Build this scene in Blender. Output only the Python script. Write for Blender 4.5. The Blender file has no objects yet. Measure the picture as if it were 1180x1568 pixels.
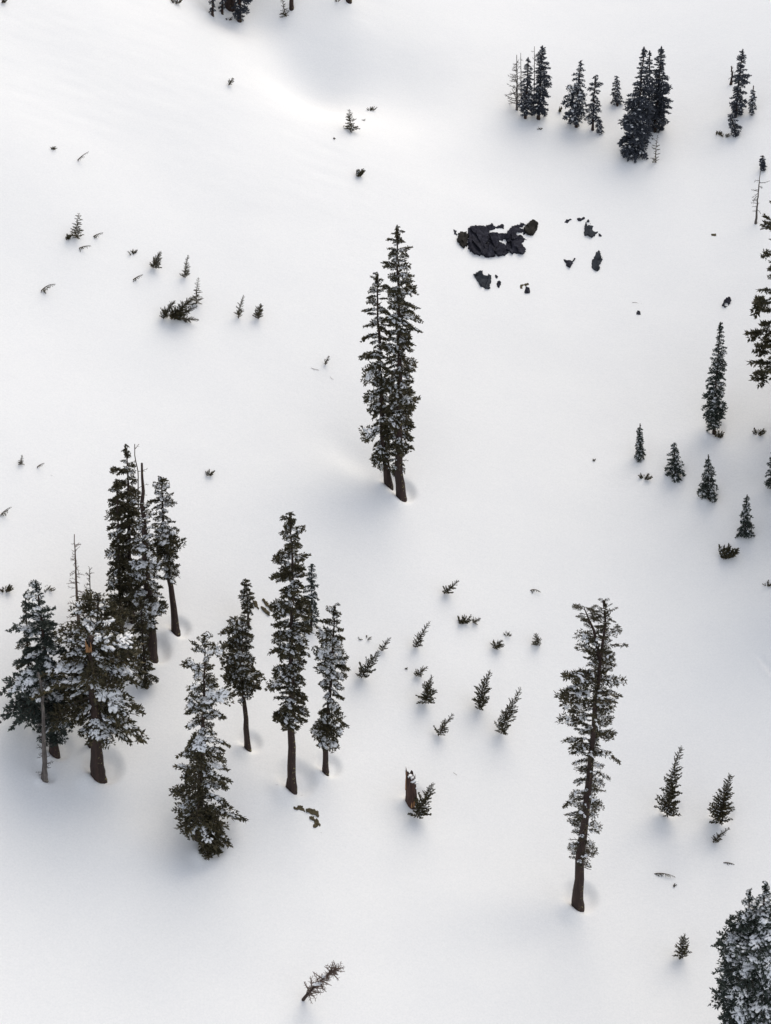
import bpy, bmesh, math, random
import numpy as np
from mathutils import Vector, Matrix

S = bpy.context.scene
COL = S.collection
rad = math.radians

# ------------------------------------------------------------------ camera
PITCH = rad(27.0)          # looking down from the air at a facing slope
FPX = 3000.0               # focal length in pixels of the 1180 x 1568 photograph
CAMZ = 80.0
cam_d = bpy.data.cameras.new('camera')
cam = bpy.data.objects.new('camera', cam_d); COL.objects.link(cam)
cam.location = (0, 0, CAMZ)
cam.rotation_euler = (math.pi / 2 - PITCH, 0, 0)
cam_d.sensor_fit = 'VERTICAL'; cam_d.sensor_height = 24.0
cam_d.lens = 24.0 * FPX / 1568.0
cam_d.clip_start = 0.5; cam_d.clip_end = 3000
S.camera = cam

# ------------------------------------------------------------------ sky, sun, exposure
SUN_EL, SUN_AZ = rad(52), rad(31)
w = bpy.data.worlds.new('World'); S.world = w; w.use_nodes = True
nt = w.node_tree; nt.nodes.clear()
out = nt.nodes.new('ShaderNodeOutputWorld'); bg = nt.nodes.new('ShaderNodeBackground')
sky = nt.nodes.new('ShaderNodeTexSky'); sky.sky_type = 'NISHITA'; sky.sun_disc = False
sky.sun_elevation = SUN_EL; sky.sun_rotation = SUN_AZ
sky.air_density = 1.0; sky.dust_density = 6.0; sky.ozone_density = 1.0; sky.altitude = 2500
hs = nt.nodes.new('ShaderNodeHueSaturation'); hs.inputs['Saturation'].default_value = 0.29   # thin even cloud
nt.links.new(sky.outputs[0], hs.inputs['Color']); nt.links.new(hs.outputs[0], bg.inputs[0])
bg.inputs[1].default_value = 0.14
nt.links.new(bg.outputs[0], out.inputs[0])
sl = bpy.data.lights.new('sun', 'SUN'); sl.energy = 1.0; sl.angle = rad(56); sl.color = (1, .885, .70)
so = bpy.data.objects.new('sun', sl); COL.objects.link(so)
so.rotation_euler = Vector((math.sin(SUN_AZ) * math.cos(SUN_EL), math.cos(SUN_AZ) * math.cos(SUN_EL), math.sin(SUN_EL))).to_track_quat('Z', 'Y').to_euler()
so.location = (60, 200, 160)
S.view_settings.view_transform = 'Standard'; S.view_settings.look = 'None'
S.view_settings.exposure = 0.80; S.view_settings.gamma = 1.0; S.view_settings.use_curve_mapping = False

# ------------------------------------------------------------------ helpers
def hash2(ix, iy, seed):
    h = (ix * 374761393 + iy * 668265263 + seed * 1274126177) & 0xffffffff
    h = ((h ^ (h >> 13)) * 1274126177) & 0xffffffff
    return ((h ^ (h >> 16)) & 0xffff) / 65535.0
def vnoise(x, y, seed=0):
    x = np.asarray(x, float); y = np.asarray(y, float)
    ix = np.floor(x).astype(np.int64); iy = np.floor(y).astype(np.int64)
    fx = x - ix; fy = y - iy
    fx = fx ** 3 * (fx * (fx * 6 - 15) + 10); fy = fy ** 3 * (fy * (fy * 6 - 15) + 10)
    a = hash2(ix, iy, seed); b = hash2(ix + 1, iy, seed); c = hash2(ix, iy + 1, seed); d = hash2(ix + 1, iy + 1, seed)
    return (a + (b - a) * fx) * (1 - fy) + (c + (d - c) * fx) * fy - .5
def sstep(a, b, x):
    t = np.clip((x - a) / (b - a), 0, 1); return t * t * (3 - 2 * t)

CP, SP = math.cos(PITCH), math.sin(PITCH)
def ray(px, py):
    u = (px - 590) / FPX; v = (784 - py) / FPX
    return np.array([u, CP + v * SP, -SP + v * CP])
def base_terrain(x, y):
    z = 7.4 + 0.50 * (y - 142.0)
    z = z - 0.32 * x + 0.62 * 8 * np.log1p(np.exp(np.clip((x - 22) / 8, -40, 40))) + .0016 * np.clip(138 - y, 0, 60) ** 2
    z = z - 0.0010 * np.clip(y - 150, 0, 60) ** 2
    z = z + 1.1 * vnoise(x / 26 + 3.1, y / 30 + 1.7, 5) + .35 * vnoise(x / 11, y / 12, 8) * sstep(60, 90, y)
    return z
FEATS = []                 # (x, y, kind, params)
def terrain(x, y, fine=True):
    z = base_terrain(x, y)
    for (fx, fy, kind, p) in FEATS:
        if kind == 'g':
            amp, rx, ry, rot = p
            c, s = math.cos(rot), math.sin(rot)
            dx = x - fx; dy = y - fy
            a = (dx * c + dy * s) / rx; b = (-dx * s + dy * c) / ry
            z = z + amp * np.exp(-(a * a + b * b))
        elif kind == 'well':
            depth, R, ox = p
            r = np.hypot(x - fx - ox, y - fy - .62 * R)
            z = z - depth * (1 - sstep(.40 * R, R * 1.1, r))
        elif kind == 'groove':
            (ax, ay), (bx, by), depth, wid = p
            tx, ty = bx - ax, by - ay; L = math.hypot(tx, ty)
            t = ((x - ax) * tx + (y - ay) * ty) / L; d = ((x - ax) * -ty + (y - ay) * tx) / L
            m = sstep(0, L * .5, t)
            z = z - depth * m * np.exp(-(d / wid) ** 2) + .5 * depth * m * np.exp(-((d + wid * 1.6) / wid) ** 2)
    if fine:
        z = z + .07 * vnoise(x / 5.3, y / 4.1, 21) + .008 * vnoise(x / 1.5, y / 1.1, 33) + .030 * vnoise(x / 3.0 + .2 * y, y / .85, 41) * sstep(160, 178, y) * sstep(8, -6, x)
    return z
def ground(px, py, f=terrain):
    d = ray(px, py); lo, hi = 40.0, 420.0
    ts = np.linspace(lo, hi, 240)
    g = CAMZ + d[2] * ts - f(d[0] * ts, d[1] * ts)
    k = np.argmax(g < 0) if np.any(g < 0) else len(ts) - 1
    lo, hi = ts[max(k - 1, 0)], ts[k]
    for _ in range(34):
        m = .5 * (lo + hi)
        if CAMZ + d[2] * m - float(f(d[0] * m, d[1] * m)) < 0: hi = m
        else: lo = m
    return np.array([d[0] * hi, d[1] * hi, CAMZ + d[2] * hi])
def onplane(px, py, Y):
    d = ray(px, py); t = Y / d[1]
    return np.array([d[0] * t, Y, CAMZ + d[2] * t])
def mpp(P):                 # metres per photo pixel at a point
    return (P[1] * CP + (CAMZ - P[2]) * SP) / FPX

def mesh_np(name, V, F, mats, mi=None, smooth=False):
    V = np.asarray(V, np.float32).reshape(-1, 3); F = np.asarray(F, np.int32)
    me = bpy.data.meshes.new(name)
    n, k = F.shape
    me.vertices.add(len(V)); me.vertices.foreach_set('co', V.ravel())
    me.loops.add(n * k); me.loops.foreach_set('vertex_index', F.ravel())
    me.polygons.add(n); me.polygons.foreach_set('loop_start', np.arange(0, n * k, k, dtype=np.int32))
    for m in mats: me.materials.append(m)
    if mi is not None: me.polygons.foreach_set('material_index', np.asarray(mi, np.int32))
    me.polygons.foreach_set('use_smooth', np.full(n, smooth))
    me.update(calc_edges=True)
    return me
def link(name, me, parent=None, M=None):
    o = bpy.data.objects.new(name, me); COL.objects.link(o)
    if name in ('snow_load', 'snow_cap'): o['kind'] = 'stuff'        # clinging snow nobody could count
    if parent is not None: o.parent = parent
    if M is not None: o.matrix_basis = M
    return o
def tag(o, label, cat, group=None):
    o['label'] = label; o['category'] = cat
    if group: o['group'] = group
    return o
def thing(name, P, label, cat, group=None):
    o = bpy.data.objects.new(name, None); COL.objects.link(o)
    o.location = P; o.empty_display_size = .3
    return tag(o, label, cat, group)
def cat_geo(parts):
    V = []; F = []; M = []; n = 0
    for v, f, m in parts:
        V.append(v); F.append(f + n); M.append(m); n += len(v)
    return np.concatenate(V), np.concatenate(F), np.concatenate(M)
def tube(pts, radii, k=6, mi=0, cap=True, jit=0, rng=None):
    pts = np.asarray(pts, float); n = len(pts)
    T = np.gradient(pts, axis=0); T /= np.linalg.norm(T, axis=1)[:, None] + 1e-9
    ref = np.array([0, 1, 0.]) if abs(T[0][1]) < .8 else np.array([1, 0, 0.])
    V = []
    for i in range(n):
        a = np.cross(ref, T[i]); a /= np.linalg.norm(a) + 1e-9; b = np.cross(T[i], a)
        for j in range(k):
            th = 2 * math.pi * j / k
            r = radii[i] * (1 + (jit * (rng.random() - .5) if jit else 0))
            V.append(pts[i] + r * (math.cos(th) * a + math.sin(th) * b))
    F = []
    for i in range(n - 1):
        for j in range(k):
            p, q = i * k + j, i * k + (j + 1) % k
            F += [(p, q, q + k), (p, q + k, p + k)]
    if cap:
        V.append(pts[-1]); c = len(V) - 1
        for j in range(k): F.append(((n - 1) * k + j, (n - 1) * k + (j + 1) % k, c))
    return np.array(V), np.array(F), np.full(len(F), mi)

# ------------------------------------------------------------------ materials
def mat(name):
    m = bpy.data.materials.new(name); m.use_nodes = True
    n = m.node_tree; b = n.nodes['Principled BSDF']
    return m, n, b
def ramp(n, fac, stops):
    r = n.nodes.new('ShaderNodeValToRGB'); e = r.color_ramp.elements
    while len(e) < len(stops): e.new(.5)
    for i, (p, c) in enumerate(stops): e[i].position = p; e[i].color = (*c, 1)
    n.links.new(fac, r.inputs[0]); return r.outputs[0]
def noise(n, scale, detail=3, coord='Object', rough=.55, vec=None):
    t = n.nodes.new('ShaderNodeTexNoise'); t.inputs['Scale'].default_value = scale
    t.inputs['Detail'].default_value = detail; t.inputs['Roughness'].default_value = rough
    if vec is None:
        c = n.nodes.new('ShaderNodeTexCoord'); vec = c.outputs[coord]
    n.links.new(vec, t.inputs['Vector']); return t.outputs[0]
def mapped(n, sc):
    c = n.nodes.new('ShaderNodeTexCoord'); m = n.nodes.new('ShaderNodeMapping'); m.inputs['Scale'].default_value = sc
    n.links.new(c.outputs['Object'], m.inputs['Vector']); return m.outputs[0]
def bump(n, b, h, strength, dist):
    k = n.nodes.new('ShaderNodeBump'); k.inputs['Strength'].default_value = strength; k.inputs['Distance'].default_value = dist
    n.links.new(h, k.inputs['Height']); n.links.new(k.outputs[0], b.inputs['Normal'])
def mixc(n, fac, a, b):
    m = n.nodes.new('ShaderNodeMix'); m.data_type = 'RGBA'
    n.links.new(fac, m.inputs[0])
    for s, v in ((6, a), (7, b)):
        if isinstance(v, tuple): m.inputs[s].default_value = (*v, 1)
        else: n.links.new(v, m.inputs[s])
    return m.outputs[2]

M_SNOW, n_, b_ = mat('snow')
f1 = noise(n_, .35, 4)
sc_ = ramp(n_, f1, [(.3, (.87, .87, .875)), (.7, (.90, .90, .895))])
gr_ = ramp(n_, noise(n_, 7.5, 2, rough=.7), [(.25, (.78, .79, .80)), (.75, (.95, .945, .94))])
mxv = n_.nodes.new('ShaderNodeValue'); mxv.outputs[0].default_value = .5
n_.links.new(mixc(n_, mxv.outputs[0], sc_, gr_), b_.inputs['Base Color'])
b_.inputs['Roughness'].default_value = .65; b_.inputs['Specular IOR Level'].default_value = .25
mx = n_.nodes.new('ShaderNodeMath'); mx.operation = 'MULTIPLY_ADD'; mx.inputs[1].default_value = .35
n_.links.new(noise(n_, 9, 3), mx.inputs[0]); n_.links.new(noise(n_, 1.6, 5, vec=mapped(n_, (1, 1.6, 1))), mx.inputs[2])
bump(n_, b_, mx.outputs[0], .24, .05)

M_PAD, n_, b_ = mat('bough_snow')
b_.inputs['Base Color'].default_value = (.88, .89, .91, 1); b_.inputs['Roughness'].default_value = .7
b_.inputs['Specular IOR Level'].default_value = .2
bump(n_, b_, noise(n_, 14, 3), .5, .05)

def needle_mat(name, dark, mid, olive):
    m, n, b = mat(name)
    g = n.nodes.new('ShaderNodeNewGeometry')
    n.links.new(ramp(n, g.outputs['Random Per Island'], [(0, dark), (.55, mid), (1, olive)]), b.inputs['Base Color'])
    b.inputs['Roughness'].default_value = .6; b.inputs['Specular IOR Level'].default_value = .25
    return m
M_NEEDLE = needle_mat('fir_needles', (.033, .030, .016), (.054, .048, .024), (.105, .083, .042))
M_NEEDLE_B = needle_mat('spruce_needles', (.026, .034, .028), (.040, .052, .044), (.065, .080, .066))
M_NEEDLE_HAZE = needle_mat('hazed_spruce_needles', (.036, .042, .056), (.054, .061, .078), (.090, .097, .115))  # upper slope spruces: blue, paler cast of haze painted into the needle colour
M_NEEDLE_O = needle_mat('sapling_needles', (.040, .036, .020), (.066, .057, .030), (.125, .100, .052))

def bark_mat(name, c0, c1, lichen):
    m, n, b = mat(name)
    st = noise(n, 1, 4, vec=mapped(n, (7, 7, 1.2)))
    col = ramp(n, st, [(.32, c0), (.68, c1)])
    sp = noise(n, 5.5, 4)
    if lichen:
        msk = ramp(n, sp, [(.60, (0, 0, 0)), (.66, (1, 1, 1))])
        g = n.nodes.new('ShaderNodeNewGeometry'); x = n.nodes.new('ShaderNodeSeparateXYZ'); n.links.new(g.outputs['Normal'], x.inputs[0])
        k = n.nodes.new('ShaderNodeMath'); k.operation = 'MULTIPLY'; k.use_clamp = True
        n.links.new(msk, k.inputs[0]); n.links.new(x.outputs[0], k.inputs[1])
        col = mixc(n, k.outputs[0], col, lichen)
    n.links.new(col, b.inputs['Base Color']); b.inputs['Roughness'].default_value = .85
    bump(n, b, st, .7, .06)
    return m
M_BARK = bark_mat('red_bark', (.016, .008, .006), (.042, .021, .016), (.34, .31, .13))
M_TWIG = bark_mat('twig_bark', (.045, .034, .024), (.085, .062, .045), None)
M_DEAD = bark_mat('dead_wood', (.085, .055, .042), (.17, .12, .10), None)
M_GREY = bark_mat('grey_dead_wood', (.06, .05, .045), (.15, .13, .12), (.35, .33, .25))
M_RAW = bark_mat('raw_wood', (.22, .10, .04), (.45, .24, .11), None)
M_STUMP = bark_mat('rotten_wood', (.030, .014, .011), (.085, .040, .028), None)

def rock_mat(name, c0, c1, c2):
    m, n, b = mat(name)
    a = noise(n, 1.7, 6); col = ramp(n, a, [(.30, c0), (.55, c1), (.78, c2)])
    st = noise(n, 1, 4, vec=mapped(n, (5, 5, .9)))
    k = ramp(n, st, [(.45, (0, 0, 0)), (.75, (.5, .5, .5))])
    col = mixc(n, k, col, c2)
    n.links.new(col, b.inputs['Base Color']); b.inputs['Roughness'].default_value = .9; b.inputs['Specular IOR Level'].default_value = .12
    bump(n, b, noise(n, 6, 6), .6, .08)
    return m
M_ROCK = rock_mat('dark_rock', (.008, .008, .013), (.018, .018, .028), (.070, .072, .088))
M_ROCKO = rock_mat('lichen_rock', (.012, .011, .010), (.022, .020, .018), (.050, .046, .040))
M_ROCKG = rock_mat('grey_rock', (.022, .025, .031), (.036, .041, .050), (.065, .07, .078))
M_ROCKB = rock_mat('brown_rock', (.055, .045, .027), (.088, .073, .045), (.13, .11, .07))

# ------------------------------------------------------------------ the snow slope
def feat(px, py, amp, rx, ry, rot=0):      # gentle hump or hollow, radii in metres
    p = ground(px, py, lambda x, y: terrain(x, y, False)); FEATS.append((p[0], p[1], 'g', (amp, rx, ry, rad(rot))))
def groove(p0, p1, depth, wid):
    a = ground(*p0, lambda x, y: terrain(x, y, False)); b = ground(*p1, lambda x, y: terrain(x, y, False))
    FEATS.append((a[0], a[1], 'groove', ((a[0], a[1]), (b[0], b[1]), depth, wid)))
def well(px, py, R, depth, ox=.25):
    p = ground(px, py, lambda x, y: terrain(x, y, False)); FEATS.append((p[0], p[1], 'well', (depth, R, ox)))
    FEATS.append((p[0] - .50 * R, p[1] - .30 * R, 'g', (.26 * R, .50 * R, .55 * R, .4)))      # drift against the trunk
feat(362, -12, -3.0, 5.5, 5.0)             # bowl at the top edge holding trees
feat(470, 92, -3.4, 4.6, 5.2, -20)
feat(590, 120, -2.0, 6.5, 7.0, -20)        # shaded hollow below it
feat(360, 160, .55, 5.0, 9.0, -30)          # rounded spur
feat(410, 260, .45, 4.5, 8.0, -30)
feat(150, 60, .8, 9, 9)
feat(30, 250, 1.0, 10, 10)
feat(548, 706, -.28, 2.6, 1.5, -30)        # wind scoop beside the tall pair
feat(255, 1262, -.34, 2.4, 2.0, -20)
feat(790, 1440, -.30, 4.2, 2.4, 20)
feat(40, 1120, -.5, 4.0, 4.5)
feat(760, 330, .2, 4.5, 2.6)
groove((1152, 992), (1196, 1046), .16, .22)
for a in ((613, 763, 1.15, .40), (594, 744, .9, .3), (152, 1190, 1.45, .5), (230, 1008, 1.3, .45), (268, 970, .95, .35), (84, 1156, 1.05, .35),
          (447, 1208, 1.5, .4), (498, 1183, 1.0, .35), (378, 1146, .9, .3), (885, 1390, 1.35, .4), (318, 1306, 1.0, .3), (68, 1194, .6, .2),
          (630, 1229, .95, .2), (1022, 1248, 1.0, .2), (1102, 1256, 1.0, .25), (1033, 728, .8, .15), (1085, 763, .8, .15), (1093, 666, .9, .2)):
    well(*a)

def axis(lo, a, b, hi, fine):
    mid = np.arange(a, b + 1e-6, fine); o1 = []; s = fine; x = a
    while x > lo: s *= 1.22; x -= s; o1.append(x)
    o2 = []; s = fine; x = mid[-1]
    while x < hi: s *= 1.22; x += s; o2.append(x)
    return np.concatenate([np.array(o1[::-1]), mid, np.array(o2)])
gx = axis(-260, -42, 43, 260, .16); gy = axis(-60, 99, 204, 460, .16)
X, Y = np.meshgrid(gx, gy); Z = terrain(X, Y)
nx, ny = len(gx), len(gy)
idx = np.arange(nx * ny).reshape(ny, nx)
Fq = np.stack([idx[:-1, :-1], idx[:-1, 1:], idx[1:, 1:], idx[1:, :-1]], -1).reshape(-1, 4)
slope = link('snow_ground', mesh_np('snow_ground', np.stack([X, Y, Z], -1), Fq, [M_SNOW], smooth=True))
slope['kind'] = 'structure'

# ------------------------------------------------------------------ foliage building blocks
def ico(sub):
    bm = bmesh.new(); bmesh.ops.create_icosphere(bm, subdivisions=sub, radius=1)
    v = np.array([x.co for x in bm.verts]); bm.faces.ensure_lookup_table()
    f = np.array([[q.index for q in p.verts] for p in bm.faces]); bm.free(); return v, f
ICO1, ICO2 = ico(1), ico(2)
def norm(a): return a / (np.linalg.norm(a, axis=-1, keepdims=True) + 1e-9)
def blades(P, D, L, W, rng, mi):
    P = np.asarray(P); D = norm(np.asarray(D)); n = len(P)
    side = norm(np.cross(D, norm(rng.normal(size=(n, 3)))))
    L = np.asarray(L)[:, None]; W = np.asarray(W)[:, None]
    V = np.stack([P, P + D * L * .45 + side * W * .5, P + D * L, P + D * L * .45 - side * W * .5], 1).reshape(-1, 3)
    b = np.arange(n)[:, None] * 4
    F = np.concatenate([b + [0, 1, 2], b + [0, 2, 3]], 0)
    return V, F, np.full(len(F), mi)
def pads(C, R, rng, lod, D=None):
    """lumps of snow, drawn out along the twigs they lie on"""
    v0, f0 = ICO2 if lod else ICO1
    Vs = []; Fs = []; n = 0
    for i, (c, r) in enumerate(zip(C, R)):
        d = norm(np.asarray(D[i], float)) if D is not None else norm(rng.normal(size=3) * [1, 1, .15])
        e = norm(np.cross([0, 0, 1.], d)); u = np.cross(d, e)
        s = np.array([1.35, .95, .55]) * (1 + .6 * (rng.random(3) - .5)) * r
        v = v0 * (1 + .8 * (rng.random((len(v0), 1)) - .5)) * s
        v = v[:, :1] * d + v[:, 1:2] * e + v[:, 2:] * u
        Vs.append(v + c); Fs.append(f0 + n); n += len(v0)
    if not Vs: return None
    F = np.concatenate(Fs); return np.concatenate(Vs), F, np.zeros(len(F), int)

def fir_bough(seed, ntw, nb, bl, bw, npad, pr, lod=True, fan=.42, sag=.32, bare=.12, tipw=.15):
    """unit-long bough along +X: wood, needles (slot 1) and the snow lying on it"""
    rng = np.random.default_rng(seed)
    sx = np.linspace(0, 1, 6)
    zz = lambda x: .16 * x - sag * x * x
    yy0 = .10 * (rng.random() - .5)
    spine = np.stack([sx, yy0 * np.sin(sx * 3), zz(sx)], -1)
    wood = [tube(spine, .024 * (1 - .8 * sx), 4, 0)]
    tw = []
    for i in range(ntw):
        t = bare + (1 - bare) * (i + .5 * rng.random()) / ntw
        for sgn in (-1, 1):
            if rng.random() < .1: continue
            L = (fan * (1 - .72 * t) * (.25 + 1.6 * min(t, .5)) + .08) * (.7 + .6 * rng.random())
            ang = rad(38 + 26 * rng.random()) * sgn
            p = np.array([t, yy0 * math.sin(t * 3), zz(t)])
            e = p + L * np.array([math.cos(ang), math.sin(ang), -.14 - .25 * rng.random()])
            tw.append((p, e))
            if lod: wood.append(tube([p, .5 * (p + e) + [0, 0, .02], e], [.009, .007, .003], 3, 0))
    tw.append((spine[3], spine[5] + [.04, 0, -.02])); tw.append((spine[1], spine[3]))
    P = []; D = []; 
    for p, e in tw:
        L = np.linalg.norm(e - p); m = max(2, int(L / .085))
        for q in np.linspace(tipw, 1, m):
            c = p + (e - p) * q; d = norm(e - p)
            for _ in range(nb):
                P.append(c + rng.normal(size=3) * .012)
                D.append(d + rng.normal(size=3) * [.62, .62, .50] + [0, 0, .22])
    n = len(P)
    fol = blades(P, D, bl * (.6 + .8 * rng.random(n)), bw * (.6 + .8 * rng.random(n)), rng, 1)
    C = []; R = []; DD = []
    cand = [(p + (e - p) * q, e - p) for p, e in tw for q in (.2, .46, .74)]
    wc = [.22 + .2 * rng.random(), .60 + .2 * rng.random()]          # snow gathers in two patches along the bough
    cand.sort(key=lambda a: min(abs(a[0][0] - wc[0]), abs(a[0][0] - wc[1])) + .26 * rng.random())
    for c, d in cand[:npad]:
        C.append(c + [0, 0, .022]); DD.append(d); R.append(pr * (.45 + 1.0 * rng.random()))
    return cat_geo(wood + [fol]), pads(C, R, rng, lod, DD)

def feather(seed, n, bl, bw):
    """unit-long single bristly shoot for saplings and leaders"""
    rng = np.random.default_rng(seed)
    sx = np.linspace(0, 1, 4); sp = np.stack([sx, .05 * np.sin(3 * sx), .10 * sx * sx], -1)
    t = np.linspace(.08, 1, n); P = np.stack([t, .05 * np.sin(3 * t), .10 * t * t], -1)
    D = np.stack([np.full(n, .75), rng.normal(size=n) * .6, rng.normal(size=n) * .5], -1)
    fol = blades(P, D, bl * (1.15 - .6 * t) * (.6 + .8 * rng.random(n)), bw * (.7 + .6 * rng.random(n)), rng, 1)
    return cat_geo([tube(sp, .022 * (1 - .8 * sx), 3, 0), fol]), pads([P[int(n * .4)] + [0, 0, .05], P[int(n * .75)] + [0, 0, .04]], [.085, .065], rng, False, [[1, 0, .1], [1, 0, .1]])

def twig(seed, nsub=5):
    rng = np.random.default_rng(seed); x = np.linspace(0, 1, 6)
    a, b = rng.normal() * .10, -.10 - .25 * rng.random()
    sp = np.stack([x, a * np.sin(x * 3), .10 * x + b * x * x], -1); g = [tube(sp, .034 * (1 - .8 * x) + .006, 4, 0)]
    for i in range(nsub):
        t = .25 + .7 * (i + rng.random()) / nsub; p = np.array([t, a * math.sin(t * 3), .1 * t + b * t * t])
        L = .30 * (1.1 - t) + .08; an = rad(30 + 30 * rng.random()) * (1 if i % 2 else -1)
        e = p + L * np.array([math.cos(an), math.sin(an), .15 * rng.normal()])
        g.append(tube([p, .5 * (p + e) + [0, 0, .015], e], [.020, .015, .007], 3, 0))
    return cat_geo(g)

FIR = [fir_bough(10 + i, 7, 7, .16, .068, 14, .068, fan=.50) for i in range(7)]
FIRH = [fir_bough(30 + i, 7, 6, .16, .066, 22, .080, fan=.50) for i in range(6)]          # heavy snow
THIN = [fir_bough(50 + i, 9, 6, .100, .036, 9, .046, fan=.26, sag=.22, bare=.25, tipw=.3) for i in range(6)]   # sparse foliage at the ends
PINE = [fir_bough(70 + i, 5, 7, .16, .060, 6, .06, fan=.40, sag=-.05, bare=.55) for i in range(5)]
LO = [fir_bough(90 + i, 5, 4, .21, .095, 6, .070, lod=False) for i in range(6)]
LOH = [fir_bough(110 + i, 5, 4, .20, .090, 10, .082, lod=False) for i in range(6)]
FIRL = [fir_bough(170 + i, 11, 6, .105, .046, 27, .052, fan=.46, sag=.36) for i in range(6)]
FIRHL = [fir_bough(180 + i, 11, 6, .105, .046, 44, .056, fan=.46, sag=.40) for i in range(6)]
FEA = [feather(130 + i, 34, .28, .125) for i in range(5)]
TWG = [twig(150 + i) for i in range(7)]
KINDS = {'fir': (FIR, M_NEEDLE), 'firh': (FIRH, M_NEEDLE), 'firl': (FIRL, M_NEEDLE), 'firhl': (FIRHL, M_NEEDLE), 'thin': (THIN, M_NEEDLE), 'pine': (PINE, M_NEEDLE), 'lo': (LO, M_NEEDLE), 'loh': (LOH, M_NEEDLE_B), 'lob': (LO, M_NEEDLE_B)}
_cache = {}
def shared(kind, i, what, wood, need):
    key = (kind, i, what, need.name if need else '', wood.name)
    if key not in _cache:
        if kind == 'twig': _cache[key] = mesh_np('dead_branch', *TWG[i][:2], [wood], TWG[i][2])
        else:
            g, s = KINDS[kind][0][i]
            if what == 'bough': _cache[key] = mesh_np('bough', g[0], g[1], [wood, need], g[2])
            else: _cache[key] = mesh_np('snow_load', s[0], s[1], [M_PAD], smooth=True) if s else None
    return _cache[key]
def frame(p, d, L, wy, wz, roll=0.0):
    x = norm(np.asarray(d, float)); up = np.array([0, 0, 1.]) if abs(x[2]) < .97 else np.array([0, -1., 0])
    y = norm(np.cross(up, x)); z = np.cross(x, y)
    if roll:
        c, s = math.cos(roll), math.sin(roll); y, z = y * c + z * s, z * c - y * s
    M = np.eye(4); M[:3, 0] = x * L; M[:3, 1] = y * wy; M[:3, 2] = z * wz; M[:3, 3] = p
    return M
def xf(v, M): return v @ M[:3, :3].T + M[:3, 3]

def trunk_geo(pts, r0, r1, rng, k=11, flare=.24, sub=14):
    pts = np.asarray(pts, float); s = np.concatenate([[0], np.cumsum(np.linalg.norm(np.diff(pts, axis=0), axis=1))]); L = s[-1]
    q = np.concatenate([[0, .015, .03, .06], np.linspace(.1, 1, sub)]) * L
    c = np.stack([np.interp(q, s, pts[:, i]) for i in range(3)], -1)
    c[4:-1, 0] += rng.normal(size=len(q) - 5) * r0 * .10
    r = r0 + (r1 - r0) * (q / L) ** .85
    r *= 1 + flare * np.exp(-q / (r0 * 3.0))
    c = np.concatenate([[c[0] - [0, 0, 1.2]], c]); r = np.concatenate([[r[0] * 1.08], r])
    return tube(c, r, k, 0, True, .16, rng)

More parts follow.
